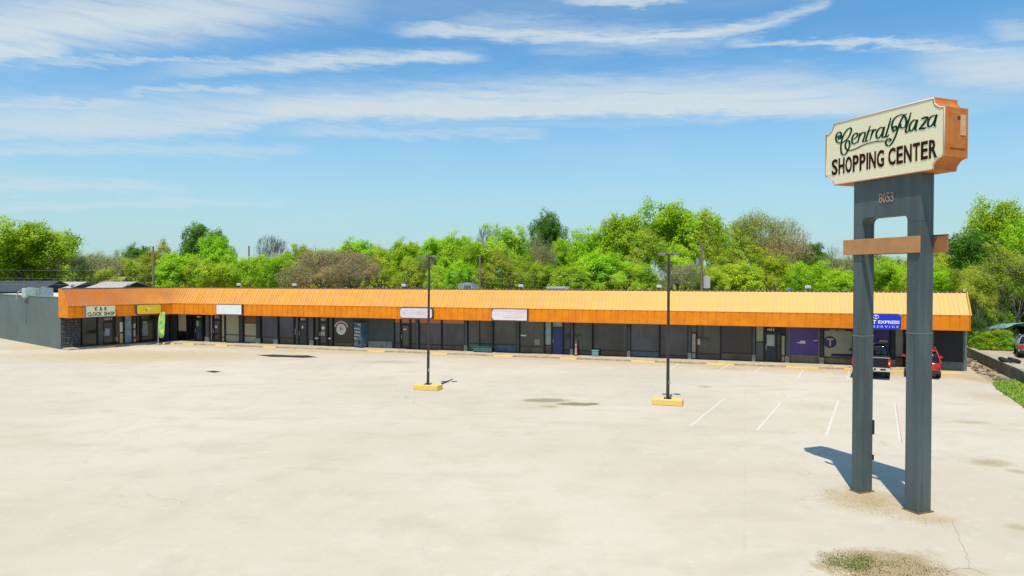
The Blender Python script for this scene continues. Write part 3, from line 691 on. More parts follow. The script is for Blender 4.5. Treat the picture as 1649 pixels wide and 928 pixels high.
b = MB(); b.box((0, -f, h * .55), (.22, .012, .26)); b.build('pale_mark', mat('faded_mark', (.72, .62, .30), .5), t, local=True)
b = MB(); b.box((-.25, -f, h * .45), (.12, .012, .16)); b.build('dark_mark', mat('olive_mark', (.35, .26, .02), .5), t, local=True)
t, w, h, f = sign_box('blank_white_sign', MAIN, OVM, 348, 389.5, 3.60, 2.70, mat('white_sign_face', (.74, .75, .72), .4, var=.06), MATS['sign_side_dark'], .24, label='blank white rectangular sign on the fascia near the inner corner')
t, w, h, f = sign_box('rounded_white_sign', MAIN, OVM, 643.5, 696.5, 3.57, 2.71, mat('lilac_white_sign_face', (.66, .60, .64), .4, var=.06), MATS['sign_side_dark'], .26, .22, label='round ended white sign with faded pink lettering behind the left light pole', curved=True)
scribble(rs, (-w * .40, -f, h * .38), UX, UZ, w * .18, h * .26, PINKV, t, n=3, local=True); scribble(rs, (-w * .14, -f, h * .38), UX, UZ, w * .42, h * .26, PINKV, t, n=12, local=True)
t, w, h, f = sign_box('faded_pink_sign', MAIN, OVM, 791, 849.5, 3.60, 2.68, mat('green_grey_sign_frame', (.13, .17, .15), .5), MATS['sign_side_dark'], .24, label='faded pink and white sign with one rounded end over the teal panelled windows')
b = MB(); n_ = .28; b.prism([(-w / 2 + .05, -f, h * .3), (-w / 2 + .2, -f, .05), (w / 2 - .05, -f, .05), (w / 2 - .05, -f, h - .05), (-w / 2 + .2, -f, h - .05), (-w / 2 + .05, -f, h * .7)], (0, -.01, 0)); b.build('old_face', mat('blotchy_pink_face', (.74, .70, .70), .4, vscale=1.2, col2=(.68, .52, .55), stretch=(.6, .6, 3)), t, local=True)
b = MB()
for k in range(4): b.box((w * .12, -f - .012, h * (.30 + .15 * k)), (w * .6, .004, .02))
b.build('faded_stripe', PINKV, t, local=True)
BLUE = mat('royal_blue_sign_face', (.006, .028, .60), .35, var=.1)
t, w, h, f = sign_box('blue_express_sign', MAIN, OVM, 1378, 1451.5, 3.64, 2.62, BLUE, MATS['sign_side_dark'], .26, .14, label='royal blue sign with white lettering EXPRESS SERVICE behind the sign pylon')
WL = mat('white_letters', (.85, .82, .84), .4)
def upx(px): return U(MAIN, px, 500, OVM + .30) - (U(MAIN, 1378, 500, OVM + .25) + U(MAIN, 1451.5, 500, OVM + .25)) / 2
def fit(s, a, c, z0, hh, bold=.02): text(s, (upx(a), -f, h * z0), UX, UZ, upx(c) - upx(a), h * hh, WL, t, local=True, bold=bold)
fit('T', 1405.5, 1411.5, .36, .24, .04); fit('EXPRESS', 1414.5, 1449, .38, .20, .03); fit('S E R V I C E', 1407, 1447.5, .13, .13, .0)
b = MB(); cc = Vector((upx(1411), -f, h * .80))
b.tube([cc + Vector((.16 * math.cos(a * .5), 0, .12 * math.sin(a * .5))) for a in range(13)], .02, 6, cap=False); b.build('round_logo', WL, t, local=True)
fit('T', 1409, 1413, .71, .17, .02)

# roof-edge floodlights
grp = 'small floodlights along the parapet'
for px, fr, wh in ((116, WING, 'above the left end of the orange roof'), (206, WING, 'above the yellow sign'), (385, MAIN, 'above the blank white sign'), (474.5, MAIN, 'above the blue tinted windows'), (650.5, MAIN, 'left of the left light pole'), (839, MAIN, 'above the faded pink sign'), (1061.5, MAIN, 'left of the right light pole'), (1301, MAIN, 'above the purple window')):
    u = U(fr, px, 463, -.1); t = empty('floodlight', W3(fr, u, -.12, ZP + .055), math.atan2(fr[1].y, fr[1].x), label='small white floodlight on the roof edge ' + wh, cat='floodlight', group=grp)
    b = MB(); b.tube([(0, 0, 0), (0, 0, .12)], .03, 6); b.box((0, 0, .13), (.22, .08, .05)); b.build('bracket', FRAME, t, local=True)
    b = MB(); b.cbox((-.17, -.16, .15), (.17, .12, .36), .03); b.build('housing', WHITE, t, local=True)
    b = MB(); b.box((0, -.168, .25), (.26, .012, .15)); b.build('lens', mat('lamp_glass', (.5, .5, .48), .2), t, local=True)
# roof-top units
def hvac(pos, rz, sx, sy, sz, m, label, nm='rooftop_unit'):
    t = empty(nm, pos, rz, label=label, cat='air conditioner')
    b = MB(); b.cbox((-sx / 2, -sy / 2, .15), (sx / 2, sy / 2, sz), .03); b.build('casing', m, t, local=True)
    b = MB(); b.box((0, 0, .08), (sx * .9, sy * .9, .16)); b.build('curb', GALV, t, local=True)
    for k in range(7):
        b = MB(); b.box((sx * (-.05 + .07 * k), -sy / 2 - .012, sz * .55), (sx * .03, .02, sz * .6)); b.build('louvre', FRAME, t, local=True)
    b = MB(); b.tube([(0, 0, sz), (0, 0, sz + .10)], min(sx, sy) * .32, 14); b.build('fan_guard', GALV, t, local=True)
ra = math.atan2(MAIN[1].y, MAIN[1].x)
q = HIT(753, 464, W3(MAIN, 0, -3.5, 0), MAIN[2]); q.z = ROOFZ + .2; hvac(q, ra, 1.3, 1.1, 1.12, GALV, 'grey louvred air conditioner on the roof behind the parapet in the middle')
q = HIT(898, 464, W3(MAIN, 0, -3, 0), MAIN[2]); q.z = ROOFZ + .2; t = empty('roof_hatch', q, ra, label='low pale roof hatch just showing over the parapet', cat='roof hatch')
b = MB(); b.cbox((-.75, -.6, 0), (.75, .6, .84), .04); b.build('hatch_box', ROOFW, t, local=True)
b = MB(); b.box((0, 0, .87), (1.6, 1.3, .06)); b.build('hatch_lid', ROOFW, t, local=True)
wa = math.atan2(WING[1].y, WING[1].x)
MINT = mat('pale_mint_metal', (.46, .58, .50), .5, var=.15)
rz_ = ROOFZ - .1
def onroof(px, y): p = D(px, 466, y); return Vector((p.x, p.y, rz_))
hvac(onroof(50.5, 62), wa + R(90), 1.0, 1.2, .98, MINT, 'pale mint metal air conditioner standing on the left wing roof')
hvac(onroof(72, 62), wa + R(90), .9, 1.1, 1.0, GALV, 'grey slatted condenser beside the mint air conditioner')
t = empty('roof_pipe', onroof(33, 61), label='pinkish bent pipe on the left wing roof', cat='pipe')
b = MB(); b.tube(catmull([(-.3, 0, 0), (-.3, 0, .45), (-.1, 0, .68), (.5, 0, .7)], 5), .05, 8); b.build('pipe_run', mat('pink_pipe', (.48, .27, .24), .5), t, local=True)
b = MB(); b.tube([(-.3, 0, 0), (-.3, 0, .06)], .14, 10); b.build('pipe_boot', GALV, t, local=True)

# ------------------------------------------------------------------ kiosk, benches, cones, flag
kp = P(582, 559.3, SZ); kp.z = SZ
t = empty('vending_kiosk', Vector((kp.x, kp.y, SZ)), math.atan2(MAIN[1].y, MAIN[1].x) + R(-22), label='tall dark blue vending kiosk with rows of white lettering on the sidewalk', cat='kiosk')
KB = mat('kiosk_blue', (.035, .075, .12), .35, var=.3, vscale=1.2, col2=(.06, .12, .17))
b = MB(); b.cbox((-.52, -.4, .08), (.52, .4, 1.98), .03); b.build('cabinet', KB, t, local=True)
b = MB(); b.box((0, 0, .04), (1.0, .76, .08)); b.build('plinth', FRAME, t, local=True)
b = MB(); b.cbox((-.55, -.43, 1.97), (.55, .43, 2.08), .02); b.build('top_cap', mat('kiosk_cap', (.12, .14, .19), .4), t, local=True)
b = MB(); b.box((.28, -.436, 1.92), (.4, .01, .07)); b.build('white_strip', STICKW, t, local=True)  # plain white strip near the top of the front
for k in range(4): scribble(rs, (-.44, -.401, 1.50 - k * .27), UX, UZ, (.86, .84, .76, .46)[k], .14, STICKW, t, n=(7, 8, 6, 4)[k], local=True)
b = MB(); [b.box((.407, .0, .75 + k * .13), (.01, .15, .09)) for k in range(9)]; b.build('side_lettering', STICKW, t, local=True)
b = MB(); b.cbox((.1, -.42, .35), (.4, -.398, .62), .008); b.build('dispenser_slot', FRAME, t, local=True)
def cone(px, py, hgt, m, label, base=.2, cat='traffic cone', grp_=None):
    p = P(px, py, SZ); t = empty('traffic_cone', Vector((p.x, p.y, SZ)), .3, label=label, cat=cat)
    b = MB(); b.cbox((-base, -base, 0), (base, base, .05), .01); b.build('cone_base', BLACKRUB if hgt > 1 else m, t, local=True)
    b = MB(); b.tube([(0, 0, .05), (0, 0, hgt * .5), (0, 0, hgt)], [base * .62, base * .42, base * .18], 14); b.build('cone_body', m, t, local=True)
    b = MB(); b.tube([(0, 0, hgt * .62), (0, 0, hgt * .78)], [base * .39, base * .31], 14, cap=False); b.build('reflective_band', WHITE, t, local=True)
ORC = mat('cone_orange', (.75, .16, .03), .5, var=.1)
cone(495, 555.5, .55, ORC, 'small orange traffic cone by a pilaster near the second dark door')
cone(927.5, 572.5, 1.12, mat('faded_delineator', (.55, .27, .20), .6, var=.2), 'tall faded orange delineator cone just right of the dark blue door', .17)
# benches of teal boards seen at the foot of the windows
def bench(px0, px1, py, m, label):
    a = P(px0, py, SZ); c = P(px1, py, SZ); L = (c - a).length; mid = (a + c) / 2; u = (mid - C0).dot(MAIN[1]); p = W3(MAIN, u, .45, SZ)
    t = empty('bench', p, math.atan2(MAIN[1].y, MAIN[1].x), label=label, cat='bench')
    for k in range(3): b = MB(); b.box((0, -.14 + .14 * k, .42), (L, .12, .03)); b.build('seat_slat', m, t, local=True)
    for k in range(2): b = MB(); b.box((0, -.2, .14 + .15 * k), (L, .025, .12)); b.build('front_board', m, t, local=True)
    for s in (-.45, .45): b = MB(); b.box((L * s, 0, .2), (.07, .38, .4)); b.build('leg', FRAME, t, local=True)
bench(765, 797, 566.5, TEAL, 'low teal bench under the olive windows'); 
b = None
t = empty('storage_crate', W3(MAIN, U(M_, 960.5), .35, SZ), math.atan2(MAIN[1].y, MAIN[1].x), label='small turquoise crate against the window right of the tall faded cone', cat='crate')
b = MB(); b.cbox((-.24, -.18, 0), (.24, .18, .4), .02); b.build('crate_body', mat('turquoise_plastic', (.12, .30, .28), .5, var=.15), t, local=True)
b = MB(); b.cbox((-.26, -.2, .39), (.26, .2, .46), .01); b.build('crate_lid', mat('turquoise_lid', (.16, .36, .33), .5), t, local=True)
# feather flag
p = P(255, 555.5, 0); t = empty('feather_flag', Vector((p.x, p.y, 0)), R(-8), label='green and yellow feather flag on a thin white pole', cat='flag')
b = MB(); b.tube(catmull([(-.02, 0, 0), (0, 0, 1.0), (.05, 0, 2.2), (.22, 0, 2.75), (.50, 0, 2.92)], 5), .018, 6); b.build('flag_pole', WHITE, t, local=True)
b = MB(); b.cbox((-.2, -.2, 0), (.2, .2, .1), .02); b.build('flag_base', PALECON, t, local=True)
prof = [(.62, .04, .42), (.9, .02, .56), (1.4, .02, .62), (1.9, .04, .66), (2.3, .08, .68), (2.6, .17, .68), (2.82, .34, .66), (2.9, .5, .62)]
vs = []; fs = []
for z_, a, c in prof:
    for k in range(7): x_ = a + (c - a) * k / 6; vs.append((x_, .05 * math.sin(k * 1.3 + z_ * 2), z_))
for i in range(len(prof) - 1):
    for k in range(6): fs.append((i * 7 + k, i * 7 + k + 1, i * 7 + k + 8, i * 7 + k + 7))
FL = mat('flag_print', (.08, .48, .14), .6, vscale=3.2, col2=(.62, .66, .08))
b = MB(); b.add(vs, fs, True); o = b.build('banner', FL, t, local=True); sd_ = o.modifiers.new('solid', 'SOLIDIFY'); sd_.thickness = .006

# ------------------------------------------------------------------ light poles
grp = 'parking lot light poles'
POLE = mat('dark_bronze_pole', (.045, .032, .028), .5, var=.4, vscale=2)
for pxb, pyb, pxt, pyt, lab in ((689.3, 622.5, 691.2, 414, 'dark light pole on a yellow base, the farther one on the left'), (1075.3, 646.5, 1077, 410, 'dark light pole on a yellow base, the nearer one on the right')):
    bp = P(pxb, pyb + 5.0); rz = math.atan2(MAIN[1].y, MAIN[1].x)
    t = empty('light_pole', bp, 0, label=lab, cat='light pole', group=grp)
    top = D(pxt, pyt, bp.y) - bp
    ax = (MAIN[1].copy(), -MAIN[2].copy(), Z3)
    b = MB(); b.box((0, 0, .14), (1.42, .75, .28), ax, .97); b.build('base_block', YELLOW, t, local=True, bevel=.03)
    b = MB(); b.box((0, 0, .295), (.34, .34, .03), ax); b.build('base_plate', FRAME, t, local=True)
    for sx in (-1, 1):
        for sy in (-1, 1): b = MB(); b.tube([Vector((.13 * sx, .13 * sy, .30)), Vector((.13 * sx, .13 * sy, .37))], .018, 6); b.build('anchor_bolt', GALV, t, local=True)
    tt = Vector((top.x, 0, top.z))
    b = MB(); f0 = Vector((0, 0, .30)); d_ = (tt - f0).normalized(); axp = (UX, Vector((0, 1, 0)), d_)
    b.box((f0 + tt) / 2, (.135, .135, (tt - f0).length), axp, .72); b.build('shaft', POLE, t, local=True, bevel=.01)
    b = MB(); b.tube([(tt - UX * .42) , (tt + UX * .42)], .03, 8); b.build('cross_arm', POLE, t, local=True)
    b = MB(); b.box((.06, -.075, 1.05), (.09, .02, .16)); b.build('hand_hole_cover', GALV, t, local=True)
    for s in (-1, 1):
        c = tt + UX * .30 * s + Vector((0, 0, .03)); b = MB(); b.cbox(c - Vector((.15, .2, .05)), c + Vector((.15, .2, .055)), .02); o = b.build('lamp_head', mat('grey_lamp_head', (.20, .21, .20), .5), t, local=True)
        b = MB(); b.box(c + Vector((0, 0, -.056)), (.24, .32, .01)); b.build('lens', MATS['lamp_glass'], o, local=True)
    if pxb < 800:
        p = P(712, 618) ; q2 = P(729, 611.5); tw = empty('pole_shadow_rod', p, label='dark rod on the lot standing in for the left light pole shadow', cat='bar')  # dark rod drawn in place of the shadow of the pole
        dq = q2 - p; b = MB(); b.tube([Vector((0, 0, .03)), dq + Vector((0, 0, .03))], .022, 6); b.build('shadow_rod', FRAME, tw, local=True)
        b = MB(); b.box((0, 0, .03), (.12, .12, .05)); b.build('shadow_rod_foot', FRAME, tw, local=True)

# ------------------------------------------------------------------ the pylon sign
SL = P(1389, 793); sdir = Vector((.3594, -.9332, 0)); sbk = Vector((.9332, .3594, 0))     # along the sign; away from its face
# front faces lie at w=0, backs at w=.47
PW, PD = .36, .47
def t_of(px):                                               # distance along the sign plane for a photo column
    h_ = HIT(px, 400, SLF, sbk); return (h_ - SLF).dot(sdir)
SLF = P(1371, 790)                                          # front left foot of the left pylon
def SP(t_, w_, z_): return SLF + sdir * t_ + sbk * w_ + Z3 * z_
def sz(px, py, w_=0.0): return HIT(px, py, SLF + sbk * w_, sbk).z
STEEL = mat('blue_grey_steel_paint', (.088, .115, .116), .5, var=.22, vscale=1.1, col2=(.062, .082, .085), spec=.4, streak=.3, stretch=(2, 2, .35), bump=.05, bscale=3)
sg = empty('pylon_sign', SP(1, .23, 0), label='tall steel pylon sign reading Central Plaza Shopping Center', cat='sign')
tR1 = t_of(1482); tL1 = t_of(1387.5); tR0 = t_of(1460.5); zt = sz(1420, 291)
ztL, ztop = 8.62, 8.72
zop = sz(1440, 347); zhb = sz(1470, 398)
def sbox(t0, t1, w0, w1, z0, z1, mb=None):
    mb = mb or MB(); mb.box(SP((t0 + t1) / 2, (w0 + w1) / 2, (z0 + z1) / 2), (abs(t1 - t0), abs(w1 - w0), abs(z1 - z0)), (sdir, sbk, Z3)); return mb
for t0, t1 in ((0, tL1), (tR0, tR1)):
    sbox(t0, t1, 0, PD, -.05, zop - .2).build('pylon', STEEL, sg, bevel=.012)
    # folded seam along the face, cover strip and footing
    sbox(t0 + (t1 - t0) * .62, t0 + (t1 - t0) * .66, -.004, .0, .1, zop - .25).build('seam', STEEL, sg)
    sbox(t1 + .0, t1 + .004, PD * .30, PD * .34, .1, zop - .25).build('seam', STEEL, sg)
for t0, t1, zs in ((0, tL1, 4.35), (tR0, tR1, 4.55)):
    sbox(t0 - .004, t1 + .004, -.006, PD + .004, zs, zs + .022).build('weld_seam', mat('pale_weld', (.17, .20, .195), .6), sg)
    sbox(t0 - .05, t1 + .05, -.05, PD + .05, -.03, .022).build('footing_collar', mat('rusty_footing', (.20, .12, .06), .9, var=.5, vscale=9, bump=.5), sg, bevel=.006)
# header with the rounded opening
hw = tR1; op0, op1 = tL1, tR0; rr = .16
pts = [(0, zop - .2), (op0, zop - .2), (op0, zop - rr)]
pts += [(op0 + rr - rr * math.cos(R(a)), zop - rr + rr * math.sin(R(a))) for a in (22, 45, 68, 90)]
pts += [(op1 - rr + rr * math.sin(R(a)), zop - rr + rr * math.cos(R(a))) for a in (0, 22, 45, 68, 90)]
pts += [(op1, zop - .2), (hw, zop - .2), (hw, ztop), (0, ztop)]
b = MB(); b.prism([SP(a, 0, z_) for a, z_ in pts], sbk * PD); b.build('header', STEEL, sg, bevel=.01)
# numbers
tan_ = mat('faded_tan_numerals', (.42, .25, .18), .6, col2=(.30, .19, .14), vscale=14)
n0, n1 = t_of(1415), t_of(1438.5); zn = sz(1426, 326.5); text('8053', SP(n0, -.004, zn), sdir, Z3, n1 - n0, .27, tan_, sg, 'street_number', thick=.012, bold=.01)
# tan boards around the pylons
TANB = mat('tan_board', (.50, .24, .085), .6, var=.15, vscale=2); RUST = mat('rust_brown_board', (.42, .16, .06), .6, var=.25, vscale=3)
zb0, zb1 = sz(1420, 409.0), sz(1420, 383.5)
o = sbox(t_of(1360), tR1 + .01, -.055, -.005, zb0, zb1).build('front_board', TANB, sg, bevel=.006)
o = sbox(t_of(1360), tR1 + .36, PD + .005, PD + .055, zb0, zb1).build('back_board', RUST, sg, bevel=.006)
sbox(t_of(1360), tR1 + .36, PD + .002, PD + .06, zb1 + .001, zb1 + .03).build('board_cap', BROWNP, sg)
# little boxes on the back of the left pylon
sbox(tL1 - .05, tL1 + .03, PD + .001, PD + .035, 1.60, 2.0).build('junction_box', CHAR, sg); sbox(tL1 - .04, tL1 + .025, PD + .001, PD + .03, .88, 1.03).build('junction_box', CHAR, sg)
# cabinet
c0, c1 = t_of(1333.5), t_of(1525.5); zc0 = 8.62; zc1 = 10.39; nr = .28; TB = .80; wf = -.12
def cab(ins):
    a0, a1, y0, y1 = c0 + ins, c1 - ins, zc0 + ins, zc1 - ins; n = nr
    pts = []
    for cx, cy, s in ((a1, y0, 180), (a1, y1, 270), (a0, y1, 0), (a0, y0, 90)):
        for k in range(7): a = R(s - k * 15); pts.append((cx + n * math.cos(a), cy + n * math.sin(a)))
    return pts
COP = mat('copper_painted_metal', (.50, .145, .030), .7, spec=.15, var=.25, vscale=2.5, col2=(.54, .20, .06), streak=.15)
b = MB(); b.prism([SP(a, wf, z_) for a, z_ in cab(0)], sbk * TB); cabo = b.build('cabinet', COP, sg, bevel=.008)
FACE = mat('aged_cream_face', (.84, .76, .47), .45, var=.06, vscale=2.5, col2=(.84, .74, .52), streak=.04)
b = MB(); b.prism([SP(a, wf - .008, z_) for a, z_ in cab(.045)], sbk * .01); b.build('sign_face', FACE, sg)
b = MB(); b.prism([SP(a, wf + TB - .002, z_) for a, z_ in cab(.045)], sbk * .01); b.build('sign_face', FACE, sg)
outl = cab(.022); b = MB(); b.tube([SP(a, wf - .004, z_) for a, z_ in outl + [outl[0]]], .022, 6, cap=False); b.build('face_trim', mat('pale_trim', (.66, .52, .40), .4), sg)
# access panels on the end
o = sbox(c1 + .0, c1 + .018, wf + .16, wf + TB - .1, zc0 + .50, zc1 - .40).build('end_panel', COP, sg, bevel=.01)
sbox(c1 + .018, c1 + .03, wf + TB * .62, wf + TB - .12, zc1 - .95, zc1 - .45).build('faded_patch', mat('pale_copper_patch', (.72, .42, .20), .5, var=.2), sg)
for k in range(2): sbox(c1 + .018, c1 + .026, wf + TB * .5, wf + TB * .5 + .12, zc1 - .52 - .05 * k, zc1 - .50 - .05 * k).build('vent_slot', FRAME, sg)
# script lettering, drawn as strokes
GR = mat('dark_green_letters', (.004, .045, .018), .9, spec=.05); BRN = mat('dark_brown_letters', (.040, .012, .006), .9, spec=.05)
def A(l): return [(1335 + x / 10.31, 170 + y / 10.31) for x, y in l]
def B(l): return [(1420 + x / 10.31, 160 + y / 10.31) for x, y in l]
fo = SLF + sbk * (wf - .012)
def stroke(px, w0, w1, mb):
    pts = [HIT(x, y, fo, sbk) for x, y in px]
    pts = [Vector(((p - SLF).dot(sdir), p.z, 0)) for p in pts]; pts = catmull(pts, 5); n = len(pts); L = []; Rr = []
    for i, p in enumerate(pts):
        t_ = (pts[min(i + 1, n - 1)] - pts[max(i - 1, 0)]); t_ = t_.normalized() if t_.length > 1e-6 else Vector((1, 0, 0))
        k = abs(t_.y) ** 1.3; e_ = min(1, .55 + .45 * min(i, n - 1 - i) / 4); w_ = (w0 + (w1 - w0) * k) * e_ / 2; q = Vector((-t_.y, t_.x, 0)) * w_
        L.append(p + q); Rr.append(p - q)
    top = [SP(p.x, wf - .019, p.y) for p in L + Rr]; bot = [SP(p.x, wf - .010, p.y) for p in L + Rr]
    fs = []
    for i in range(n - 1):
        fs += [(i, i + 1, n + i + 1, n + i), (i, i + 1, 2 * n + i + 1, 2 * n + i), (n + i, n + i + 1, 3 * n + i + 1, 3 * n + i)]
    mb.add(top + bot, fs)
def letters(name, sts, w0=.019, w1=.054):
    mb = MB()
    for s in sts: stroke(s, w0, w1, mb)
    return mb.build(name, GR, sg)
letters('letter', [A([(172, 548), (150, 535), (152, 508), (178, 503), (184, 535), (160, 556), (195, 545), (205, 500), (195, 455), (165, 442), (128, 480), (114, 540), (130, 598), (175, 622), (235, 606), (298, 560), (350, 480), (373, 405), (352, 373), (310, 395), (260, 460), (225, 540), (205, 620), (198, 700), (206, 780), (235, 820), (278, 805), (315, 740), (343, 665), (336, 600), (314, 582), (286, 610), (270, 670), (285, 720), (320, 742), (380, 740), (460, 710), (560, 660), (680, 620), (800, 595), (950, 588)])])
letters('letter', [A([(392, 562), (440, 540), (474, 492), (462, 460), (428, 468), (395, 512), (380, 572), (390, 622), (420, 638), (468, 600)])])
letters('letter', [A([(512, 455), (497, 540), (478, 625)]), A([(495, 545), (540, 462), (585, 447), (602, 475), (580, 545), (562, 600), (600, 590)])])
letters('letter', [A([(684, 338), (645, 470), (610, 580), (622, 592), (655, 575)]), A([(628, 432), (722, 402)])])
letters('letter', [A([(732, 396), (712, 470), (680, 580)]), A([(704, 500), (742, 418), (772, 398), (776, 420)])])
letters('letter', [A([(905, 378), (860, 365), (812, 410), (785, 480), (800, 543), (835, 530), (882, 460), (918, 358), (895, 470), (887, 522), (910, 530), (938, 500)])])
letters('letter', [A([(1028, 205), (990, 350), (945, 500), (962, 520), (1000, 480)])])
letters('letter', [B([(330, 418), (308, 420), (312, 460), (345, 476), (388, 452), (408, 395), (400, 320), (360, 265), (300, 260), (232, 300), (185, 362), (168, 440), (180, 500), (212, 520), (242, 490), (236, 450), (208, 452), (196, 482)]), B([(190, 510), (190, 555)]),
                   B([(420, 238), (375, 262), (340, 312), (290, 425), (240, 580), (190, 692), (140, 762), (98, 772), (68, 735), (80, 682), (118, 654), (150, 668), (132, 696), (112, 688)])])
letters('letter', [B([(485, 220), (440, 380), (398, 515), (412, 550), (448, 520)])])
letters('letter', [B([(575, 352), (532, 345), (482, 400), (457, 480), (475, 527), (512, 510), (557, 430), (592, 342), (572, 430), (560, 505), (592, 515)])])
letters('letter', [B([(655, 325), (715, 305), (775, 296)]), B([(775, 296), (700, 400), (618, 497)]), B([(618, 497), (680, 485), (736, 476)])], .05, .06)
letters('letter', [B([(892, 272), (842, 275), (792, 322), (766, 400), (782, 457), (822, 440), (872, 370), (914, 254), (890, 350), (876, 435), (908, 442)])])
def zz(px, py): q = HIT(px, py, fo, sbk); return (q - SLF).dot(sdir), q.z
a0 = zz(1339.5, 281); a1 = zz(1423, 267.5); hcap = .50
for wd, xa, xb in (('SHOPPING', 1339.5, 1423.5), ('CENTER', 1430.5, 1509)):
    q0 = zz(xa, 280 - (xa - 1340) * .165); q1 = zz(xb, 280 - (xb - 1340) * .165)
    n = len(wd); wid = {'S': 1, 'H': 1, 'O': 1.05, 'P': .92, 'I': .24, 'N': 1.02, 'G': 1.05, 'C': 1.0, 'E': .85, 'T': .9, 'R': 1.0}
    tot = sum(wid[c] for c in wd) + .16 * (n - 1); x_ = 0
    zbase = zc0 + .285
    for c in wd:
        t0 = q0[0] + (q1[0] - q0[0]) * x_ / tot; t1 = q0[0] + (q1[0] - q0[0]) * (x_ + wid[c]) / tot
        text(c, SP(t0, wf - .010, zbase), sdir, Z3, t1 - t0, .45, BRN, sg, 'letter', thick=.010, bold=.022)
        x_ += wid[c] + .16

# ------------------------------------------------------------------ weeds, dirt
def patch(name, px_pts, m, z=.006, amp=.06, seed=1, **k):
    r_ = random.Random(seed); pts = [P(*q) for q in px_pts]; out = []
    for i in range(len(pts)):
        a, c = pts[i], pts[(i + 1) % len(pts)]; n = max(2, int((c - a).length / .35)); 
        for j in range(n): q = a.lerp(c, j / n); out.append(Vector((q.x + r_.uniform(-amp, amp), q.y + r_.uniform(-amp, amp), z)))
    return sheet(name, out, m, **k)
def grassm(name, c1, c2):
    M = bpy.data.materials.new(name); M.use_nodes = True; t = M.node_tree; b = t.nodes['Principled BSDF']; b.inputs['Roughness'].default_value = .7
    g = t.nodes.new('ShaderNodeNewGeometry'); mx = t.nodes.new('ShaderNodeMix'); mx.data_type = 'RGBA'
    mx.inputs[6].default_value = (*c1, 1); mx.inputs[7].default_value = (*c2, 1); t.links.new(g.outputs['Random Per Island'], mx.inputs[0]); t.links.new(mx.outputs[2], b.inputs['Base Color']); return M
def inside(p, poly):
    c = False; j = len(poly) - 1
    for i in range(len(poly)):
        if (poly[i].y > p[1]) != (poly[j].y > p[1]) and p[0] < (poly[j].x - poly[i].x) * (p[1] - poly[i].y) / (poly[j].y - poly[i].y) + poly[i].x: c = not c
        j = i
    return c
def blades(name, poly, n, h0, h1, m, seed, clump=0, z=0.0, w=.012, **k):
    r_ = random.Random(seed); xs = [p.x for p in poly]; ys = [p.y for p in poly]; v = []; f = []; cl = []
    for i in range(clump):
        for _ in range(50):
            q = (r_.uniform(min(xs), max(xs)), r_.uniform(min(ys), max(ys)))
            if inside(q, poly): cl.append(q); break
    c = 0
    while c < n:
        if cl: q0 = r_.choice(cl); q = (r_.gauss(q0[0], .10), r_.gauss(q0[1], .10))
        else:
            q = (r_.uniform(min(xs), max(xs)), r_.uniform(min(ys), max(ys)))
            if not inside(q, poly): continue
        c += 1; a = r_.uniform(0, 6.28); h_ = r_.uniform(h0, h1); dx_, dy_ = math.cos(a), math.sin(a); l = h_ * r_.uniform(.1, .8); b_ = len(v)
        v += [(q[0] - dy_ * w, q[1] + dx_ * w, z), (q[0] + dy_ * w, q[1] - dx_ * w, z), (q[0] + dx_ * l * .4 + dy_ * w * .7, q[1] + dy_ * l * .4 - dx_ * w * .7, z + h_ * .6), (q[0] + dx_ * l * .4 - dy_ * w * .7, q[1] + dy_ * l * .4 + dx_ * w * .7, z + h_ * .6), (q[0] + dx_ * l, q[1] + dy_ * l, z + h_)]
        f += [(b_, b_ + 1, b_ + 2, b_ + 3), (b_ + 3, b_ + 2, b_ + 4)]
    me = bpy.data.meshes.new(name); me.from_pydata(v, [], f); me.materials.append(m); o = bpy.data.objects.new(name, me); COL.objects.link(o); tag(o, kind='stuff', **k); return o
DIRT = mat('dry_dirt', (.30, .22, .12), .95, var=.35, vscale=2.5, col2=(.40, .31, .19), bump=.8, bscale=14)
dp = [(1322, 886), (1350, 884), (1372, 892), (1420, 896), (1468, 898), (1500, 908), (1530, 926), (1500, 945), (1400, 950), (1345, 930), (1328, 905)]
GRS = grassm('weed_green', (.13, .20, .03), (.24, .26, .06)); DRY = grassm('dry_stalk', (.46, .36, .20), (.30, .23, .11))
poly = [P(*q) for q in dp]
blades('weeds', poly, 3200, .008, .035, DRY, 3, 200, w=.009, label='dry stalks in the dirt patch at the foot of the photo', cat='weeds')
blades('green_weeds', [P(*q) for q in ((1335, 900), (1370, 895), (1440, 905), (1430, 915), (1380, 920), (1340, 912))], 1300, .012, .045, GRS, 5, 26, w=.010, label='green weeds in the dirt patch', cat='weeds')
pb = [P(*q) for q in ((1310, 785), (1372, 793), (1410, 800), (1460, 835), (1530, 838), (1500, 850), (1430, 835), (1350, 815))]
blades('dry_weeds', pb, 900, .006, .025, DRY, 7, 200, w=.007, label='dry weeds around the feet of the pylon sign', cat='weeds')
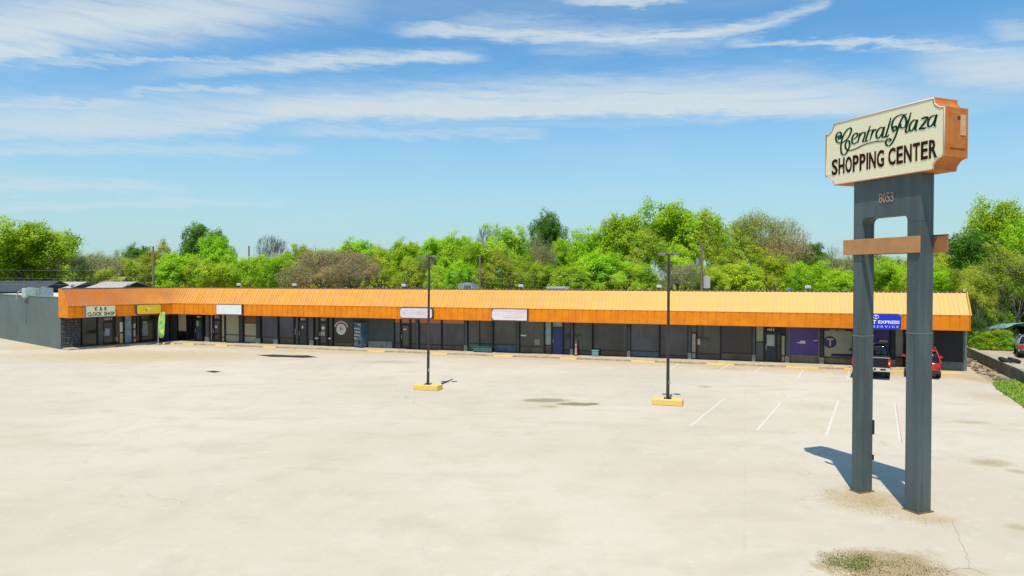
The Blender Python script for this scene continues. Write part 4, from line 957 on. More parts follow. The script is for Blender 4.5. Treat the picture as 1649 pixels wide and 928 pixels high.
# grass bank and rubble at right
gp = [(1600, 617), (1622, 611), (1640, 615), (1652, 622), (1700, 645), (1790, 700), (1720, 690), (1660, 664), (1625, 640), (1604, 626)]
LG = mat('lawn_base', (.14, .24, .02), .9, var=.3, vscale=2)
patch('lawn', gp, LG, .008, .12, 8)
blades('grass', [P(*q) for q in gp], 26000, .05, .13, grassm('bright_grass', (.20, .34, .02), (.32, .42, .05)), 9, 0, w=.02, label='bright green grass strip beside the low concrete wall', cat='grass')
patch('dirt_strip', [(1560, 584), (1572, 583), (1600, 597), (1625, 609), (1640, 616), (1615, 612), (1600, 618), (1582, 607), (1565, 596)], DIRT, .007, .10, 6)
RK = mat('brown_rubble_stone', (.25, .19, .13), .9, var=.4, vscale=5, bump=.5)
r_ = random.Random(12); b = MB()
for i in range(90):
    tt = r_.random(); s = WB.lerp(WE, tt) + wdir.cross(Z3) * 0; n_ = Vector((-wdir.y, wdir.x, 0)); n_ = n_ if n_.x < 0 else -n_
    p = s + n_ * r_.uniform(.15, 1.25); sc = r_.uniform(.04, .16); rot = Matrix.Rotation(r_.uniform(0, 6), 3, 'Z') @ Matrix.Rotation(r_.uniform(0, 6), 3, 'X')
    vs = [p + Vector((0, 0, sc * .25)) + rot @ Vector((x_ * r_.uniform(.6, 1), y_ * r_.uniform(.6, 1), z_ * .6 * r_.uniform(.6, 1))) * sc for x_ in (-1, 1) for y_ in (-1, 1) for z_ in (-1, 1)]
    b.add(vs, [(0, 1, 3, 2), (4, 6, 7, 5), (0, 4, 5, 1), (2, 3, 7, 6), (0, 2, 6, 4), (1, 5, 7, 3)])
b.build('rubble', RK, None, kind='stuff', label='loose rubble strewn along the foot of the low wall', cat='rubble')

# low wall of panels, neighbouring lot
wl = empty('concrete_retaining_wall', WB, label='low grey concrete wall of upright panels beside the neighbouring lot', cat='wall')
CW = mat('weathered_concrete_wall', (.20, .195, .16), .9, var=.4, vscale=2.2, bump=.5, bscale=15, streak=.35)
CT = mat('wall_top_concrete', (.42, .38, .30), .9, var=.3, vscale=3, bump=.4)
wn_ = Vector((wdir.y, -wdir.x, 0)); wn_ = wn_ if wn_.x > 0 else -wn_
LP = 1.55
for i in range(-3, 22):
    a = WB + wdir * (i * LP); c = WB + wdir * ((i + 1) * LP - .03); hh = .68 + rs.uniform(-.012, .012)
    b = MB(); b.prism([a, c, c + Z3 * hh, a + Z3 * hh], wn_ * .22); b.build('wall_panel', CW, wl, bevel=.012)
    b = MB(); a2, c2 = a - wn_ * .03, c - wn_ * .03; b.prism([a2 + Z3 * (hh + .003), c2 + Z3 * (hh + .003), c2 + Z3 * (hh + .07), a2 + Z3 * (hh + .07)], wn_ * .30); b.build('coping', CT, wl, bevel=.01)
NZ = .64
n0_ = WST + wn_ * .2; n1_ = WEX + wn_ * .2
LOT2 = mat('neighbour_gravel', (.46, .36, .26), .95, var=.3, vscale=1.5, col2=(.36, .30, .20), bump=.4)
sheet('neighbouring_lot', [(n0_.x, n0_.y, NZ), (n1_.x, n1_.y, NZ), (n1_.x + 60, n1_.y, NZ), (n1_.x + 80, 90, NZ), (n0_.x - 8, 90, NZ)], LOT2)
# tyres
def tyre(px, py, tilt, rz, label):
    p = P(px, py, NZ); t = empty('tyre', Vector((p.x, p.y, NZ)), rz, label=label, cat='tyre', group='old tyres on the neighbouring lot')
    b = MB(); n = 24; prof_ = [(.19, -.07), (.24, -.10), (.31, -.10), (.335, -.07), (.34, 0), (.335, .07), (.31, .10), (.24, .10), (.19, .07), (.20, 0)]
    vs = []; k = len(prof_); mt = Matrix.Rotation(tilt, 3, 'X')
    for i in range(n):
        a = 2 * math.pi * i / n
        for r1, h1 in prof_: vs.append(mt @ Vector((r1 * math.cos(a), r1 * math.sin(a), h1)))
    zmin = min(v.z for v in vs); vs = [v - Vector((0, 0, zmin)) for v in vs]
    b.add(vs, [(i * k + j, ((i + 1) % n) * k + j, ((i + 1) % n) * k + (j + 1) % k, i * k + (j + 1) % k) for i in range(n) for j in range(k)], True); b.build('tread', BLACKRUB, t, local=True)
    b = MB(); [b.box(mt @ Vector((.345 * math.cos(a * .2618), .345 * math.sin(a * .2618), 0)) - Vector((0, 0, zmin)), (.02, .03, .14), (mt @ Vector((math.cos(a * .2618), math.sin(a * .2618), 0)), mt @ Vector((-math.sin(a * .2618), math.cos(a * .2618), 0)), mt @ Z3)) for a in range(24)]
    b.build('tread_block', BLACKRUB, t, local=True)
tyre(1618, 586, R(22), R(40), 'black tyre leaning over, the left of the two by the low wall'); tyre(1633, 585, R(15), R(50), 'black tyre leaning over, the right of the two by the low wall')

# ------------------------------------------------------------------ vehicles
def loft(st, m, name, parent, sub=1):
    """st = list of (y, [(x, z), ...half ring from bottom centre outwards to top centre])"""
    vs = []; fs = []; k = len(st[0][1]); ring = 2 * k - 2
    for y, half in st:
        full = [(x, z) for x, z in half] + [(-x, z) for x, z in half[-2:0:-1]]
        vs += [(x, y, z) for x, z in full]
    for i in range(len(st) - 1):
        for j in range(ring): fs.append((i * ring + j, i * ring + (j + 1) % ring, (i + 1) * ring + (j + 1) % ring, (i + 1) * ring + j))
    fs.append(tuple(range(ring))); fs.append(tuple(range((len(st) - 1) * ring, len(st) * ring)))
    b = MB(); b.add(vs, fs, True); o = b.build(name, m, parent, local=True)
    if sub: md = o.modifiers.new('sub', 'SUBSURF'); md.levels = sub; md.render_levels = sub + 1
    return o
def wheel(parent, x, y, r, w=.24, rimm=None):
    s = 1 if x > 0 else -1; b = MB(); pf = [(-w / 2, r * .62), (-w / 2, r * .92), (-w * .38, r), (w * .38, r), (w / 2, r * .92), (w / 2, r * .62)]; n = 28; vs = []; k = len(pf)
    for i in range(n):
        a = 2 * math.pi * i / n
        for h_, q in pf: vs.append((x + h_, y + q * math.cos(a), r + q * math.sin(a)))
    b.add(vs, [(i * k + j, ((i + 1) % n) * k + j, ((i + 1) % n) * k + j + 1, i * k + j + 1) for i in range(n) for j in range(k - 1)], True)
    o = b.build('wheel', BLACKRUB, parent, local=True)
    b = MB(); b.tube([(x + s * w * .30, y, r), (x + s * w * .40, y, r)], r * .64, 24); 
    for i in range(5):
        a = 2 * math.pi * i / 5; b.box((x + s * w * .44, y + r * .34 * math.cos(a), r + r * .34 * math.sin(a)), (.03, .05, r * .55), (UX, Vector((0, -math.sin(a), math.cos(a))), Vector((0, math.cos(a), math.sin(a)))))
    b.build('rim', rimm or GALV, o, local=True)
CG = glassm('car_glass', (.012, .015, .018), .04); TAIL = mat('red_tail_lens', (.55, .01, .012), .2); PLATE = mat('number_plate_white', (.6, .6, .6), .4)
def suv(loc, rz, paint, label, L=4.5, Wd=1.86, Ht=1.68, sedan=False, cat='car'):
    t = empty('parked_car', loc, rz, label=label, cat=cat)
    hw = Wd / 2; zb = .24; belt = .98 if not sedan else .92
    st = []
    if not sedan: ys = [(-L / 2, .86, .93, .30), (-L / 2 + .12, .97, 1.0, .24), (-L / 2 + .55, 1.0, 1.02, .22), (0, 1.0, 1.0, .22), (L * .22, .98, .98, .22), (L * .30, .97, 1.0, .24), (L * .44, .9, .88, .26), (L / 2, .78, .70, .34)]
    else: ys = [(-L / 2, .84, .88, .32), (-L / 2 + .15, .95, 1.0, .26), (-L / 2 + .8, 1.0, 1.0, .22), (0, 1.0, 1.0, .22), (L * .22, .98, .98, .22), (L * .30, .97, .98, .24), (L * .44, .9, .84, .26), (L / 2, .78, .66, .34)]
    for y, fw_, bt, zb_ in ys:
        z1 = belt * bt; st.append((y, [(0, zb_), (hw * fw_ * .86, zb_), (hw * fw_ * .97, zb_ + .16), (hw * fw_, .62), (hw * fw_ * .965, z1 - .05), (hw * fw_ * .88, z1), (0, z1 + .035)]))
    loft(st, paint, 'body', t)
    if not sedan: cs = [(-L / 2 + .10, .05), (-L / 2 + .38, Ht - .10 - belt), (-L / 2 + .75, Ht - belt), (.1, Ht - belt), (L * .14, Ht - .08 - belt), (L * .30, .03)]
    else: cs = [(-L / 2 + .62, .02), (-L / 2 + 1.15, Ht - .08 - belt), (-L / 2 + 1.6, Ht - belt), (.15, Ht - .01 - belt), (L * .12, Ht - .08 - belt), (L * .28, .02)]
    def ring(y, h_, g=0.0): rw = hw * (.92 - .22 * (h_ / (Ht - belt))); return (y, [(0, belt - .06), (hw * .90 + g, belt - .06), (hw * .915 + g, belt + .01), ((hw * .915 + rw) / 2 + g + .01, belt + h_ * .5), (rw + g, belt + max(h_ - .05, .01)), (rw * .8, belt + h_ + g), (0, belt + h_ + .015 + g)])
    loft([ring(y, h_) for y, h_ in cs], CG, 'greenhouse', t)
    # roof skin and pillars sit proud of the glass
    b = MB(); rw = hw * .72; y0, y1 = cs[1][0] + .05, cs[4][0] - .05
    vs = []; 
    n = 8
    for i in range(n + 1):
        y = y0 + (y1 - y0) * i / n; z_ = Ht + .012 - .05 * (2 * i / n - 1) ** 4
        for x_ in (-1, -.75, 0, .75, 1): vs.append((x_ * rw, y, z_ - (.035 if abs(x_) == 1 else 0) + (.012 if x_ == 0 else 0)))
    fs = [(i * 5 + j, i * 5 + j + 1, (i + 1) * 5 + j + 1, (i + 1) * 5 + j) for i in range(n) for j in range(4)]
    b.add(vs, fs, True); o = b.build('roof', paint, t, local=True); md = o.modifiers.new('s', 'SOLIDIFY'); md.thickness = .03
    for s in (-1, 1):
        for (ya, yb) in ((cs[0][0] + .02, cs[1][0] + .05), (-.25, -.2), (cs[5][0] - .05, cs[4][0] - .05)):
            b = MB(); b.tube([(s * hw * .93, ya, belt), (s * (hw * .93 + rw) * .505, (ya + yb) / 2, belt + (Ht - belt) * .5), (s * rw * .99, yb, Ht - .03)], [.05, .045, .04], 6); b.build('pillar', paint, t, local=True)
    for s in (-1, 1):
        b = MB(); b.cbox((min(s * hw * .62, s * hw * .93), -L / 2 - .012, belt - .30), (max(s * hw * .62, s * hw * .93), -L / 2 + .16, belt - .03), .03); b.build('tail_light', TAIL, t, local=True)
        b = MB(); b.cbox((min(s * hw * .5, s * hw * .85), L / 2 - .2, .55), (max(s * hw * .5, s * hw * .85), L / 2 - .0, .72), .03); b.build('headlight', STICKW, t, local=True)
        b = MB(); b.cbox((min(s * hw * .96, s * (hw + .17)), L * .15, belt - .03), (max(s * hw * .96, s * (hw + .17)), L * .15 + .13, belt + .12), .03); b.build('mirror', paint, t, local=True)
        for y in (-L * .29, L * .31):
            wheel(t, s * (hw - .13), y, .34)
            b = MB(); b.tube([(s * (hw - .30), y, .36), (s * (hw + .008 ), y, .36)], .40, 24); b.build('wheel_arch', FRAME, t, local=True) if False else None
    b = MB(); b.cbox((-hw * .9, -L / 2 - .05, .30), (hw * .9, -L / 2 + .15, .52), .05); b.build('bumper', mat('black_plastic', (.025, .025, .025), .6), t, local=True)
    b = MB(); b.box((0, -L / 2 - .06, .62), (.3, .01, .15)); b.build('number_plate', PLATE, t, local=True)
    return t
def pickup(loc, rz, paint, label):
    t = empty('pickup_truck', loc, rz, label=label, cat='pickup truck'); L = 5.6; hw = 1.0
    def half(w, z0, z1): return [(0, z0), (w * .9, z0), (w, z0 + .15), (w * 1.0, (z0 + z1) / 2), (w * .985, z1 - .06), (w * .95, z1), (0, z1)]
    b = MB()
    # bed: floor, sides
    for s in (-1, 1): b.cbox((min(s * hw, s * (hw - .12)), -L / 2 + .06, .45), (max(s * hw, s * (hw - .12)), -.75, 1.28), .03)
    b.cbox((-hw + .05, -L / 2 + .1, .55), (hw - .05, -.75, .68), .01); b.build('bed', paint, t, local=True)
    b = MB(); b.cbox((-hw + .14, -L / 2, .68), (hw - .14, -L / 2 + .08, 1.27), .025); o = b.build('tailgate', paint, t, local=True)
    b = MB(); b.box((0, -L / 2 - .005, 1.10), (.3, .02, .07)); b.build('handle', FRAME, o, local=True)
    b = MB(); b.cbox((-hw + .02, -L / 2 - .01, 1.275), (hw - .02, -L / 2 + .09, 1.31), .01); b.build('bed_rail', CHROME, t, local=True)
    loft([(-.76, half(hw, .42, 1.24)), (-.70, half(hw, .38, 1.26)), (1.05, half(hw, .38, 1.24)), (1.3, half(hw, .38, 1.22)), (2.5, half(hw * .98, .42, 1.12)), (2.8, half(hw * .9, .5, 1.0))], paint, 'body', t)
    def cr(y, h_): return (y, [(0, 1.2), (hw * .9, 1.2), (hw * .9, 1.24), (hw * .86, 1.24 + h_ * .5), (hw * .80, 1.24 + h_ * .93), (hw * .7, 1.24 + h_), (0, 1.24 + h_ + .01)])
    loft([(cr(-.76, .05)), cr(-.68, .58), cr(-.4, .66), cr(.6, .66), cr(.8, .6), cr(1.35, .03)], CG, 'cab_glass', t)
    b = MB(); b.cbox((-.74, -.66, 1.87), (.74, .72, 1.935), .03); b.build('roof', paint, t, local=True)
    for s in (-1, 1):
        for ya, yb in ((-.74, -.66), (.1, .1), (1.3, .72)): b = MB(); b.tube([(s * .91, ya, 1.25), (s * .86, (ya + yb) / 2, 1.56), (s * .77, yb, 1.9)], .05, 6); b.build('pillar', paint, t, local=True)
    b = MB(); b.box((0, -.70, 1.90), (.34, .04, .05)); b.build('high_brake_light', TAIL, t, local=True)
    for s in (-1, 1):
        b = MB(); b.cbox((min(s * (hw - .13), s * (hw + .006)), -L / 2 - .01, .78), (max(s * (hw - .13), s * (hw + .006)), -L / 2 + .14, 1.22), .02); o = b.build('tail_light', TAIL, t, local=True)
        b = MB(); b.box((s * (hw - .065), -L / 2 - .012, .98), (.07, .01, .12)); b.build('reverse_lens', STICKW, o, local=True)
        b = MB(); b.cbox((min(s * (hw + .02), s * (hw + .28)), .95, 1.22), (max(s * (hw + .02), s * (hw + .28)), 1.08, 1.45), .03); b.build('mirror', FRAME, t, local=True)
        for y in (-1.7, 1.85): wheel(t, s * (hw - .14), y, .39, .26)
    b = MB(); b.cbox((-hw + .0, -L / 2 - .16, .50), (hw - .0, -L / 2 + .04, .72), .03); b.build('bumper', CHROME, t, local=True)
    b = MB(); b.box((0, -L / 2 - .168, .62), (.5, .012, .13)); b.box((.62, -L / 2 - .168, .62), (.28, .012, .1)); b.box((-.62, -L / 2 - .168, .62), (.28, .012, .1)); b.build('step_pad', FRAME, t, local=True)
    b = MB(); b.box((.0, -L / 2 - .176, .66), (.3, .006, .14)); b.build('number_plate', PLATE, t, local=True)
    b = MB(); b.box((0, 0, .42), (1.5, 4.6, .18)); b.build('chassis', FRAME, t, local=True)
    return t
hd = math.atan2(MAIN[1].y, MAIN[1].x)
DP = mat('dark_grey_car_paint', (.008, .009, .011), .45, spec=.3); RP = mat('red_car_paint', (.50, .008, .010), .25, coat=1.0); SP_ = mat('silver_car_paint', (.42, .44, .46), .28, metal=.6, coat=1.0); BP = mat('black_car_paint', (.008, .009, .010), .22, coat=1.0)
br = P(1434, 613); va = R(-28.3); ax_ = Vector((-math.sin(va), math.cos(va), 0)); rt = Vector((math.cos(va), math.sin(va), 0))
pickup(br - rt * 1.0 + ax_ * 2.8, va, DP, 'dark grey pickup truck parked nose in, its tailgate between the two sign pylons')
br = P(1515.5, 612); va = R(-29.8); ax_ = Vector((-math.sin(va), math.cos(va), 0)); rt = Vector((math.cos(va), math.sin(va), 0)); suv(br - rt * .9 + ax_ * 2.2, va, RP, 'red hatchback parked nose in behind the right sign pylon')
p = P(1639, 577, NZ); p.z = NZ; va = R(-33); suv(p + Vector((math.cos(va) * .9 - math.sin(va) * 2.3, math.sin(va) * .9 + math.cos(va) * 2.3, 0)), va, SP_, 'silver sedan at the right edge of the photo beyond the low wall', L=4.6, Wd=1.8, Ht=1.42, sedan=True)
p = D(1640, 540, 55); tv = suv(Vector((p.x + 1.3, 55.5, NZ)), R(-60), BP, 'black car in the shade of the trees behind the silver sedan')
# pale tarp over a frame above the black car
p = D(1628, 530, 52); t = empty('tarpaulin', Vector((p.x + .6, 53.5, NZ)), label='pale blue green tarpaulin stretched under the trees over the black car', cat='tarpaulin')
vs = []; n = 10
for i in range(n + 1):
    for j in range(n + 1):
        x_ = -1.1 + 3.5 * i / n; y_ = -1.4 + 3 * j / n; vs.append((x_, y_, 1.30 + .42 * math.sin(i / n * 3.1) - .10 * y_ + rs.uniform(-.05, .05)))
b = MB(); b.add(vs, [(i * (n + 1) + j, i * (n + 1) + j + 1, (i + 1) * (n + 1) + j + 1, (i + 1) * (n + 1) + j) for i in range(n) for j in range(n)], True)
o = b.build('cloth', mat('blue_green_tarp', (.22, .36, .36), .5, var=.4, vscale=2), t, local=True); md = o.modifiers.new('s', 'SOLIDIFY'); md.thickness = .01
for x_, y_ in ((-1.0, -1.3), (2.3, -1.3), (-1.0, 1.5), (2.3, 1.5)): b = MB(); b.tube([(x_, y_, 0), (x_, y_, 1.25)], .03, 6); b.build('post', GALV, t, local=True)

# ------------------------------------------------------------------ houses behind the left wing
def house(px0, px1, y, zb, ze, zr, roofm, wallm, label, dp=8, rz=0, flip=False):
    a = D(px0, 460, y); c = D(px1, 460, y); w_ = c.x - a.x; t = empty('house', Vector(((a.x + c.x) / 2, y, 0)), rz, label=label, cat='house')
    b = MB(); b.box((0, dp / 2, ze / 2), (w_, dp, ze)); b.build('wall', wallm, t, local=True)
    for s in (0, 1):
        ya, yb = (-.5, dp / 2) if s == 0 else (dp + .5, dp / 2)
        b = MB(); b.prism([(-w_ / 2 - .4, ya, ze - .15), (w_ / 2 + .4, ya, ze - .15), (w_ / 2 + .2, yb, zr), (-w_ / 2 - .2, yb, zr)], (0, 0, .12)); b.build('roof_slope', roofm, t, local=True)
    for s in (-1, 1): b = MB(); b.prism([(s * w_ / 2 * .995, 0, ze), (s * w_ / 2 * .995, dp, ze), (s * w_ / 2 * .995, dp / 2, zr - .05)], (-s * .1, 0, 0)); b.build('gable', wallm, t, local=True)
    for k in range(2):
        wn = MB(); wn.box((w_ * (-.25 + .5 * k), -.02, ze * .6), (1.2, .06, 1.1)); f_ = wn.build('window', WHITE, t, local=True); g_ = MB(); g_.box((w_ * (-.25 + .5 * k), -.055, ze * .6), (1.0, .02, .9)); g_.build('pane', G_DARK, f_, local=True)
    return t
DKR = mat('dark_shingle', (.045, .06, .075), .8, var=.3, vscale=2); PLR = mat('pale_shingle', (.42, .42, .38), .8, var=.2, vscale=2); BRR = mat('tan_shingle', (.36, .22, .15), .8, var=.2)
house(-45, 60, 86, 0, 4.2, 5.35, DKR, mat('dark_siding', (.04, .045, .05), .7), 'dark roofed house behind the left end of the grey wall')
house(72, 108, 90, 0, 4.4, 5.2, PLR, mat('grey_siding', (.16, .17, .17), .7), 'small pale roofed house between the dark house and the orange roof')
house(143, 192, 92, 0, 4.5, 5.2, PLR, MATS['dark_siding'], 'pale roofed house behind the clock shop')
house(158, 180, 100, 0, 4.8, 5.9, BRR, MATS['grey_siding'], 'tan roofed house beyond the pale roofed house')

# ------------------------------------------------------------------ trees
def leafmat(name, c1, c2, c3, tr=.5):
    M = bpy.data.materials.new(name); M.use_nodes = True; t = M.node_tree; X.tree = t; t.nodes.clear(); out = t.nodes.new('ShaderNodeOutputMaterial')
    g = t.nodes.new('ShaderNodeNewGeometry'); oi = t.nodes.new('ShaderNodeObjectInfo')
    mx = t.nodes.new('ShaderNodeMix'); mx.data_type = 'RGBA'; mx.inputs[6].default_value = (*c1, 1); mx.inputs[7].default_value = (*c2, 1)
    t.links.new(g.outputs['Random Per Island'], mx.inputs[0])
    m2 = t.nodes.new('ShaderNodeMix'); m2.data_type = 'RGBA'; m2.inputs[7].default_value = (*c3, 1); t.links.new(mx.outputs[2], m2.inputs[6])
    f = smooth(noise(g.outputs['Position'], .45, 3, .6), .42, .62); t.links.new(f.v, m2.inputs[0])
    hs = t.nodes.new('ShaderNodeHueSaturation'); t.links.new(m2.outputs[2], hs.inputs['Color']); t.links.new((X(oi.outputs['Random']) * .024 + .485).v, hs.inputs['Hue']); t.links.new((X(oi.outputs['Random']) * .25 + .95).v, hs.inputs['Value'])
    d = t.nodes.new('ShaderNodeBsdfPrincipled'); d.inputs['Roughness'].default_value = .55; d.inputs['Specular IOR Level'].default_value = .3; t.links.new(hs.outputs[0], d.inputs['Base Color'])
    tl = t.nodes.new('ShaderNodeBsdfTranslucent'); t.links.new(hs.outputs[0], tl.inputs[0]); ms = t.nodes.new('ShaderNodeMixShader'); ms.inputs[0].default_value = tr
    t.links.new(d.outputs[0], ms.inputs[1]); t.links.new(tl.outputs[0], ms.inputs[2]); t.links.new(ms.outputs[0], out.inputs[0]); return M
LM = {'G': leafmat('leaf_bright_green', (.36, .58, .010), (.48, .68, .02), (.25, .46, .010)),
      'Y': leafmat('leaf_yellow_green', (.46, .62, .02), (.58, .68, .05), (.32, .50, .02)),
      'D': leafmat('leaf_dark_green', (.11, .25, .012), (.20, .36, .02), (.08, .19, .012)),
      'O': leafmat('leaf_olive', (.40, .50, .03), (.52, .56, .08), (.28, .40, .02)),
      'R': leafmat('bud_tan', (.50, .40, .18), (.58, .42, .22), (.36, .32, .10)),
      'M': leafmat('bud_grey_green', (.38, .42, .16), (.48, .46, .22), (.28, .33, .11))}
BARK = mat('bark', (.12, .095, .07), .95, var=.4, vscale=3, stretch=(2, 2, .5)); BARKP = mat('pale_bark', (.22, .19, .15), .95, var=.35, vscale=3); BARKG = mat('grey_twigs', (.17, .155, .15), .95, var=.3)
def quads(name, pos, nrm, size, rs_, mid=True):
    """leaf-clump quads, centre pos, facing nrm"""
    n = len(pos); nrm = nrm / (np.linalg.norm(nrm, axis=1, keepdims=True) + 1e-9)
    rnd = rs_.normal(size=(n, 3)); a = np.cross(nrm, rnd); a /= (np.linalg.norm(a, axis=1, keepdims=True) + 1e-9); b_ = np.cross(nrm, a)
    s = size[:, None]; v = np.empty((n, 4, 3)); asp = rs_.uniform(.55, .9, (n, 1))
    v[:, 0] = pos - a * s; v[:, 1] = pos - b_ * s * asp + nrm * s * .15; v[:, 2] = pos + a * s; v[:, 3] = pos + b_ * s * asp - nrm * s * .1
    me = bpy.data.meshes.new(name); me.vertices.add(4 * n); me.vertices.foreach_set('co', v.astype(np.float32).ravel())
    me.loops.add(4 * n); me.loops.foreach_set('vertex_index', np.arange(4 * n, dtype=np.int32)); me.polygons.add(n)
    me.polygons.foreach_set('loop_start', np.arange(0, 4 * n, 4, dtype=np.int32)); me.polygons.foreach_set('loop_total', np.full(n, 4, np.int32)); me.update(); me.validate(); return me
def branches(seed, Hh, Rr, levels=5, spread=.5, r0=.22, fork=3, lift=.25, trunk=.25):
    r_ = random.Random(seed); segs = []; tips = []
    def go(p, d, L, r, lv):
        q = p; n = 3 if lv > 1 else 2; pts = [p]; rad = [r]
        for i in range(n):
            d = (d + Vector((r_.uniform(-1, 1), r_.uniform(-1, 1), r_.uniform(-.6, 1) + lift)) * (.16 if lv else .06)).normalized(); q = q + d * (L / n); pts.append(q); rad.append(r * (1 - .35 * (i + 1) / n))
        segs.append((pts, rad)); 
        if lv >= levels: tips.append(q); return
        if lv >= levels - 2: tips.append(pts[len(pts) // 2])
        k = fork if lv else fork + 2
        for i in range(k):
            a = 2 * math.pi * (i + r_.random() * .8) / k; sp_ = spread * r_.uniform(.7, 1.35)
            side = d.orthogonal().normalized(); side = Matrix.Rotation(a, 3, d) @ side
            nd = (d * math.cos(sp_) + side * math.sin(sp_)).normalized(); st = pts[-1] if i % 2 == 0 or lv == 0 else pts[-2]
            go(st, nd, L * r_.uniform(.58, .82) if lv else Hh * .26, rad[-1] * .66, lv + 1)
    go(Vector((0, 0, -.2)), Vector((0, 0, 1)), Hh * trunk, r0, 0)
    zz_ = max(t_.z for t_ in tips); xx_ = sorted(math.hypot(t_.x, t_.y) for t_ in tips)[int(len(tips) * .9)]
    kz = Hh / zz_; kx = Rr / xx_; f = lambda p: Vector((p.x * kx, p.y * kx, p.z * kz))
    return [([f(p) for p in a], c) for a, c in segs], [f(p) for p in tips]
def proto(kind, seed, Hh, Rr, nleaf, lsize, levels=5, spread=.5, bark=BARK, low=.12, clump=.9, fork=3, twig=True):
    segs, tips = branches(seed, Hh, Rr, levels, spread, r0=Hh * .020, fork=fork); b = MB()
    for pts, rad in segs:
        if rad[0] < .012 and not twig: continue
        b.tube(pts, [max(q, .016) for q in rad], 6 if rad[0] > .08 else 3, cap=False)
    tr = b.build('trunk', bark, None)
    rs_ = np.random.RandomState(seed); T = np.array([t_[:] for t_ in tips])
    if kind == 'shrub':
        q = rs_.normal(size=(220, 3)); q /= np.linalg.norm(q, axis=1, keepdims=True); q *= rs_.uniform(.55, .85, (220, 1)); q[:, 2] = np.abs(q[:, 2]); T = q * np.array([Rr, Rr, Hh * .95]) * (1 + .18 * np.sin(q[:, :1] * 9 + seed) * np.cos(q[:, 1:2] * 8))
    if nleaf:
        c = np.array([0, 0, Hh * .55])
        idx = rs_.randint(0, len(T), nleaf); cl = T[idx]
        cen = cl + rs_.normal(size=(nleaf, 3)) * clump * np.array([1, 1, .7])
        # clumps: leaves on shells around tips
        dirn = rs_.normal(size=(nleaf, 3)); dirn /= np.linalg.norm(dirn, axis=1, keepdims=True); rad = rs_.uniform(.25, 1.0, (nleaf, 1)) * clump
        pos = cl + dirn * rad * np.array([1.15, 1.15, .7])
        nrm = dirn * .8 + (pos - c) / (Hh * .5) * .6 + np.array([0, -.25, 1.0]) + rs_.normal(size=(nleaf, 3)) * .5
        keep = pos[:, 2] > Hh * low; pos = pos[keep]; nrm = nrm[keep]
        me = quads('crown', pos, nrm, rs_.uniform(.55, 1.25, len(pos)) * lsize, rs_)
        cr = bpy.data.objects.new('crown', me); COL.objects.link(cr); me.materials.append(LM['G'])
    else: cr = None
    return tr, cr, Hh, Rr
protos = {
 'L0': proto('leafy', 11, 14, 5.2, 23000, .155, 5, .55, low=.10), 'L1': proto('leafy', 23, 14, 5.8, 24000, .155, 5, .62, low=.10), 'L2': proto('leafy', 37, 14, 4.6, 21000, .16, 5, .48, low=.12),
 'L3': proto('leafy', 41, 14, 6.2, 25000, .15, 5, .7, low=.08),
 'F0': proto('fine', 51, 14, 5.4, 15000, .125, 6, .5, bark=BARKP, low=.10, clump=.85, fork=2), 'F1': proto('fine', 67, 14, 5.0, 15000, .12, 6, .58, bark=BARKP, low=.1, clump=.85, fork=2),
 'S0': proto('sparse', 71, 13, 5.6, 13000, .085, 6, .46, bark=BARKP, low=.15, clump=.7), 'S1': proto('sparse', 83, 13, 5.2, 12000, .085, 6, .55, bark=BARKP, low=.15, clump=.7),
 'B0': proto('bare', 97, 12, 4.8, 0, 0, 6, .50, bark=BARKG), 
 'U0': proto('shrub', 101, 4, 2.4, 14000, .085, 4, .8, low=.02, clump=.55), 'U1': proto('shrub', 113, 4, 2.6, 14000, .085, 4, .9, low=.02, clump=.55)}
used = set(); tseed = random.Random(77)
def tree(kind, lm, px, pytop, y, wpx, label, zb=0.0, ref=None, group='trees behind the shops', cat='tree', bark=None, yaw=None):
    tr, cr, Hh, Rr = protos[kind]
    top = D(px, pytop, y).z; sc = (top - zb) / Hh; rad = wpx / 2 * y / F / Rr
    nm = {'U': 'shrub', 'B': 'bare_tree'}.get(kind[0], 'leafy_tree'); rx = tseed.uniform(-.9, .9) if yaw is None else yaw
    t = empty(nm, Vector((D(px, pytop, y).x, y, zb)), rx, label=label, cat=cat, group=group); t.scale = (rad, rad, sc)
    for src in (tr, cr):
        if src is None: continue
        if src.name not in used: o = src; used.add(src.name)
        else: o = src.copy(); COL.objects.link(o)
        o.parent = t; o.location = (0, 0, 0)
        if src is cr: o.material_slots[0].link = 'OBJECT'; o.material_slots[0].material = LM[lm]
        o.name = 'trunk' if src is tr else 'crown'
        if o is src: used.add(o.name); 
    return t
used = set()
_first = {}
def tree_fix():
    pass
T = tree
# ---- left end
T('L1', 'G', 52, 354, 96, 135, 'big round bright green tree at the far left, behind the dark roofed house')
T('L0', 'G', -8, 372, 100, 90, 'bright green tree cut by the left edge of the photo')
T('L3', 'G', 20, 405, 98, 120, 'lower green tree in front of the big round tree at the far left')
T('S0', 'M', 132, 402, 104, 108, 'broad grey budding tree right of the big round tree')
T('S1', 'M', 186, 398, 118, 62, 'slender grey budding tree left of the leftmost utility pole')
T('F0', 'O', 205, 418, 100, 74, 'low olive tree behind the yellow sign')
T('L2', 'D', 222, 392, 124, 50, 'small dark green treetop touching the leftmost utility pole')
T('F1', 'O', 268, 385, 112, 56, 'pale olive tree just right of the leftmost utility pole')
T('F1', 'O', 240, 402, 108, 66, 'rounded olive green tree around the leftmost utility pole')
T('L2', 'G', 290, 404, 96, 72, 'bright green tree left of the tall open crowned tree')
T('L0', 'D', 322, 359, 108, 66, 'tall open crowned dark green tree standing above its neighbours on the left')
T('L0', 'G', 350, 377, 104, 60, 'green tree leaning on the right of the tall open crowned tree')
T('L1', 'Y', 340, 415, 90, 74, 'low yellow green tree behind the blank white sign')
